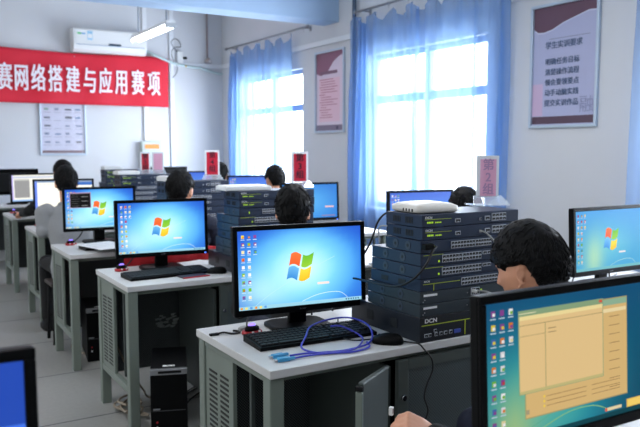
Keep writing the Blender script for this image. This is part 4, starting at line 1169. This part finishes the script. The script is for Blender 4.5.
def hand(mb, wrist, d, palm_n, side, m, curl=.9, s=1.0, pinch=False):
    """palm and five fingers; d = direction of the fingers, palm_n = direction the palm faces, side=+1 thumb along d x n"""
    d = d.normalized(); n = (palm_n-d*palm_n.dot(d)).normalized(); a = d.cross(n)*side
    B = Matrix((a, d, n)).transposed().to_4x4()
    def P(x, y, z): return wrist+(a*x+d*y+n*z)*s
    for k in range(5):
        x = -.032+.016*k; mb.tube([P(x*.62, 0, 0), P(x*.8, .035, -.002), P(x, .082, 0)], 0, m, 10, rs=[.013*s, .0135*s, .0105*s])
        mb.sphere(P(x, .082, 0), .0105*s, m, seg=10)
    mb.sphere(P(0, .045, 0), .034*s, m, sc3=(1, 1, 1), seg=14) if False else None
    lens = [.062, .078, .085, .078]
    for k in range(4):
        x = -.031+.0205*k; L = lens[k]*s; p = P(x, .080, 0); ang = .35
        pts = [p]; q = p.copy()
        c = curl*(1+.12*(3-k))
        for j, seg in enumerate((.45, .31, .24)):
            ang2 = ang+c*(.45+.5*j)
            q = q+(d*math.cos(ang2)+n*math.sin(ang2))*L*seg; pts.append(q.copy())
        rs = [.0095*s, .0088*s, .008*s, .0068*s]
        mb.tube(pts, 0, m, 10, rs=rs)
        for pp, rr in zip(pts, rs): mb.sphere(pp, rr, m, seg=10)
    # thumb leaves the side of the palm near its base
    pts = [P(.018, .018, .006), P(.040, .042, .018), P(.046, .072, .032), P(.036, .096, .042)]; rs = [.014*s, .0115*s, .010*s, .008*s]
    mb.tube(pts, 0, m, 10, rs=rs)
    for pp, rr in zip(pts, rs): mb.sphere(pp, rr, m, seg=10)
    return pts[-1]

def person(loc, rz, top, label, shirt, sleeve='long', head_yaw=0, head_pitch=0, head_roll=0, lean=.12, voxel=.009, seedv=1, armL=None, armR=None, full=1.0, strands=500, trousers=None, legs='sit'):
    """seated person; local +Y is where the body faces. armX = (elbow, wrist, fingers dir, palm normal) in local space"""
    t = bpy.data.objects.new('person', None); COL.objects.link(t); t.location = (loc[0], loc[1], 0); t.rotation_euler = (0, 0, rz)
    tag(t, label, 'person', 'students at the desks')
    hc = top-.128                       # head centre height
    neck_base = Vector((0, lean, hc-.165)); sh_z = neck_base.z-.05
    HM = Matrix.Translation((0, lean+.045, hc)) @ Matrix.Rotation(head_yaw, 4, 'Z') @ Matrix.Rotation(-head_pitch, 4, 'X') @ Matrix.Rotation(head_roll, 4, 'Y')
    SL, SR = Vector((-.185, lean-.01, sh_z-.01)), Vector((.185, lean-.01, sh_z-.01))
    seat = .46
    def arm_default(s):
        return (Vector((s*.25, lean+.10, sh_z-.26)), Vector((s*.14, lean+.22, max(.80, sh_z-.22))), Vector((-s*.2, 1, 0)), Vector((0, 0, -1)))
    AL = armL or arm_default(-1); AR = armR or arm_default(1)
    # body skin
    b = MB()
    head_mesh(b, HM, skin_m)
    b.tube([neck_base+Vector((0, -.01, -.05)), neck_base+Vector((0, .005, .03)), HM @ Vector((0, -.018, -.06))], 0, skin_m, 18, rs=[.062, .054, .052])
    hips = Vector((0, -.02, seat+.10))
    torso = [(0, hips.y, seat+.015, .15, .11), (0, hips.y, seat+.09, .162, .115), (0, lean*.2, seat+.19, .135, .095), (0, lean*.6, (seat+.19+sh_z)/2, .152, .10), (0, lean, sh_z-.06, .165, .102), (0, lean, sh_z, .135, .085), (0, lean, sh_z+.045, .06, .055)]
    b.loft(torso, skin_m, 28)
    knees = [Vector((s*.12, .40, seat+.06)) for s in (-1, 1)]; ank = [Vector((s*.13, .36, .09)) for s in (-1, 1)]
    for s, A, S in ((-1, AL, SL), (1, AR, SR)):
        limb(b, [S, A[0], A[1]], [.046, .036, .025], skin_m)
        hand(b, A[1], A[2], A[3], -s, skin_m, curl=A[4] if len(A) > 4 else .7, s=.95)
        k = 0 if s < 0 else 1
        limb(b, [Vector((s*.085, hips.y, seat+.08)), knees[k], ank[k]], [.075, .052, .036], skin_m)
        b.tube([ank[k]+Vector((0, -.03, -.05)), ank[k]+Vector((0, .13, -.06))], 0, skin_m, 10, rs=[.032, .026])
    bo = remesh(b, 'body', voxel, skin_m, t, 3)
    # eyes
    e = MB()
    for s in (-1, 1):
        e.sphere(HM @ Vector((s*.031, .0665, .004)), .0108, eye_m, seg=14); 
        dv = (HM.to_3x3() @ Vector((0, 1, -.35))).normalized(); e.sphere((HM @ Vector((s*.031, .068, .004)))+dv*.0068, .0056, iris_m, seg=10)
    e.build('eyes', t)
    hair_mesh('hair', HM, t, seedv, full, strands)
    # shirt
    s_ = MB(); k = .014
    s_.loft([(c[0], c[1], c[2] if i else c[2]-.01, c[3]+k, c[4]+k) for i, c in enumerate(torso[:-1])]+[(0, lean-.004, sh_z+.035, .085, .07), (0, lean, sh_z+.055, .066, .062)], shirt, 28)
    for s, A, S in ((-1, AL, SL), (1, AR, SR)):
        if sleeve == 'long': limb(s_, [S+Vector((-s*.03, 0, .01)), S, A[0], A[0].lerp(A[1], .93)], [.062, .060, .047, .036], shirt)
        else: limb(s_, [S+Vector((-s*.03, 0, .01)), S, S.lerp(A[0], .75)], [.068, .064, .052], shirt)
    remesh(s_, 'shirt', max(voxel, .008), shirt, t, 5)
    c = MB(); q = neck_base+Vector((0, -.004, .012)); pr = []
    for i in range(17):
        a = i/16*2*PI; pr.append((q.x+.064*math.cos(a), q.y+.06*math.sin(a), q.z-.012+(-.018*math.sin(a))))
    c.tube(pr, .011, shirt, 8); c.build('collar', t)
    tr = MB(); tm = trousers or navy_m
    tr.loft([(0, hips.y, seat+.004, .162, .122), (0, hips.y, seat+.09, .174, .127), (0, hips.y+.01, seat+.16, .152, .112)], tm, 24)
    for i, s in enumerate((-1, 1)): limb(tr, [Vector((s*.085, hips.y, seat+.08)), knees[i], ank[i]+Vector((0, 0, .01))], [.086, .066, .052], tm)
    remesh(tr, 'trousers', .01, tm, t, 4)
    for i, s in enumerate((-1, 1)):
        h = MB(); a = ank[i]; h.loft([(a.x, a.y+.05, 0, .046, .13, 2.6), (a.x, a.y+.05, .02, .048, .132, 2.6), (a.x, a.y+.04, .045, .042, .11, 2.4), (a.x, a.y-.01, .085, .038, .055, 2), (a.x, a.y-.012, .10, .034, .045, 2)], black2_m, 24); h.build('shoe', t)
    return t
def stool(loc, rz, label):
    t = thing('stool', label, 'stool', (loc[0], loc[1], 0), rz, 'stools at the desks')
    mb = MB(); mb.box(-.17, .17, -.13, .13, .425, .45, wood_m, .006); mb.build('seat', t)
    for x in (-.14, .14):
        for y in (-.1, .1):
            mb = MB(); mb.tube([(x*1.1, y*1.1, 0), (x, y, .425)], .013, black2_m, 10); mb.build('leg', t)
    mb = MB()
    for y in (-.106, .106): mb.tube([(-.148, y, .18), (.148, y, .18)], .009, black2_m, 8)
    mb.build('stretcher', t)
    return t
V = Vector
R = math.radians
# the student working at the front stack
P1 = person((1.557, 1.252), R(10), 1.215, 'person in a black shirt bent over the front desk beside the equipment stack', black_shirt_m, head_yaw=R(6), head_pitch=R(14), head_roll=R(0), lean=.10, voxel=.0045, seedv=3,
       armL=(V((-.18, .05, .60)), V((-.22, .305, .618)), V((-.80, .50, .50)), V((.15, .55, -.8)), 1.0),
       armR=(V((.26, .06, .62)), V((.24, .26, .55)), V((0, 1, -.3)), V((0, 0, -1)), .6), strands=2600, full=1.15)
stool((1.56, 1.22), R(10), 'stool of the person at the front equipment stack')
P2 = person((1.64, 2.84), R(-12), 1.25, 'person with a white collar behind the front monitor', black_shirt_m, head_yaw=R(-18), seedv=4)
stool((1.64, 2.81), R(-12), 'stool of the person behind the front monitor')
P3 = person((1.56, 4.20), R(-20), 1.283, 'person whose head shows above the second monitor', navy_m, head_yaw=R(-25), seedv=5)
stool((1.56, 4.19), R(-20), 'stool of the person above the second monitor')
P4 = person((1.20, 5.50), R(0), 1.29, 'person in a grey shirt leaning on the fourth desk', grey_shirt_m, head_yaw=R(-5), seedv=6, lean=.16,
       armL=(V((-.20, .11, .80)), V((-.06, .37, .80)), V((.5, 1, 0)), V((0, 0, -1)), .5), trousers=black_shirt_m)
stool((1.17, 5.47), R(0), 'stool of the grey-shirted person')
P5 = person((1.50, 6.93), R(15), 1.312, 'person in black just behind the grey-shirted person', black_shirt_m, seedv=7, lean=.1,
       armL=(V((-.34, .16, .84)), V((-.28, .42, .80)), V((.2, 1, 0)), V((0, 0, -1)), .5))
stool((1.50, 6.90), R(15), 'stool of the person in black at the far left')
P6 = person((2.90, 5.5), R(-25), 1.27, 'person with bowed head beneath the far window', black_shirt_m, head_yaw=R(25), head_pitch=R(12), seedv=8)
stool((2.90, 5.47), R(-20), 'stool of the person beneath the far window')
P7 = person((2.95, 6.72), R(-10), 1.278, 'person half hidden by the number 4 card', navy_m, head_yaw=R(-20), seedv=9)
stool((2.95, 6.69), R(-10), 'stool of the person behind the number 4 card')
P8 = person((2.78, 2.86), R(-5), 1.205, 'person bent low behind the number 2 card', black_shirt_m, head_yaw=R(-10), head_pitch=R(15), seedv=10)
stool((2.78, 2.83), R(-5), 'stool of the person behind the number 2 card')
# white collar of the second person
# network plug held by the first student
t = thing('network_plug', 'small white plug held in the fingers at the cabinet', 'plug', (1.212, 1.60, .66), R(30))
mb = MB(); mb.box(-.006, .006, -.006, .006, 0, .024, white_pl, .0015); mb.build('body', t)
mb = MB(); mb.box(-.004, .004, -.007, -.006, .006, .02, silver_m); mb.build('contacts', t)

# ---------------------------------------------------------------- world
w = bpy.data.worlds.new('outdoor_sky'); sc.world = w; w.use_nodes = True; nt = w.node_tree; nt.nodes.clear()
o = nt.nodes.new('ShaderNodeOutputWorld'); bg = nt.nodes.new('ShaderNodeBackground'); tc = nt.nodes.new('ShaderNodeTexCoord'); sp = nt.nodes.new('ShaderNodeSeparateXYZ')
mr = nt.nodes.new('ShaderNodeMapRange'); mr.inputs['From Min'].default_value = -.1; mr.inputs['From Max'].default_value = .45; mr.inputs['To Min'].default_value = 1.0; mr.inputs['To Max'].default_value = 12.0
bg.inputs['Color'].default_value = (.95, .98, 1, 1)
nt.links.new(tc.outputs['Generated'], sp.inputs[0]); nt.links.new(sp.outputs['X'], mr.inputs['Value']); nt.links.new(mr.outputs[0], bg.inputs['Strength']); nt.links.new(bg.outputs[0], o.inputs['Surface'])

# ---------------------------------------------------------------- camera
cam = bpy.data.cameras.new('camera'); co = bpy.data.objects.new('camera', cam); COL.objects.link(co)
cam.sensor_width = 36; cam.lens = 36*720/640
pitch = math.radians(5.198); head = math.radians(31.325)
co.location = (0, 0, 1.42)
co.rotation_euler = (PI/2-pitch, 0, -head)
cam.dof.use_dof = True; cam.dof.focus_distance = 2.35; cam.dof.aperture_fstop = 5.0
cam.clip_start = .05
sc.camera = co
sc.view_settings.view_transform = 'Standard'; sc.view_settings.look = 'None'; sc.view_settings.gamma = 1; sc.view_settings.use_curve_mapping = False
sc.view_settings.exposure = 0
sc.cycles.use_denoising = True
sc.cycles.max_bounces = 7; sc.cycles.transparent_max_bounces = 12; sc.cycles.sample_clamp_indirect = 4
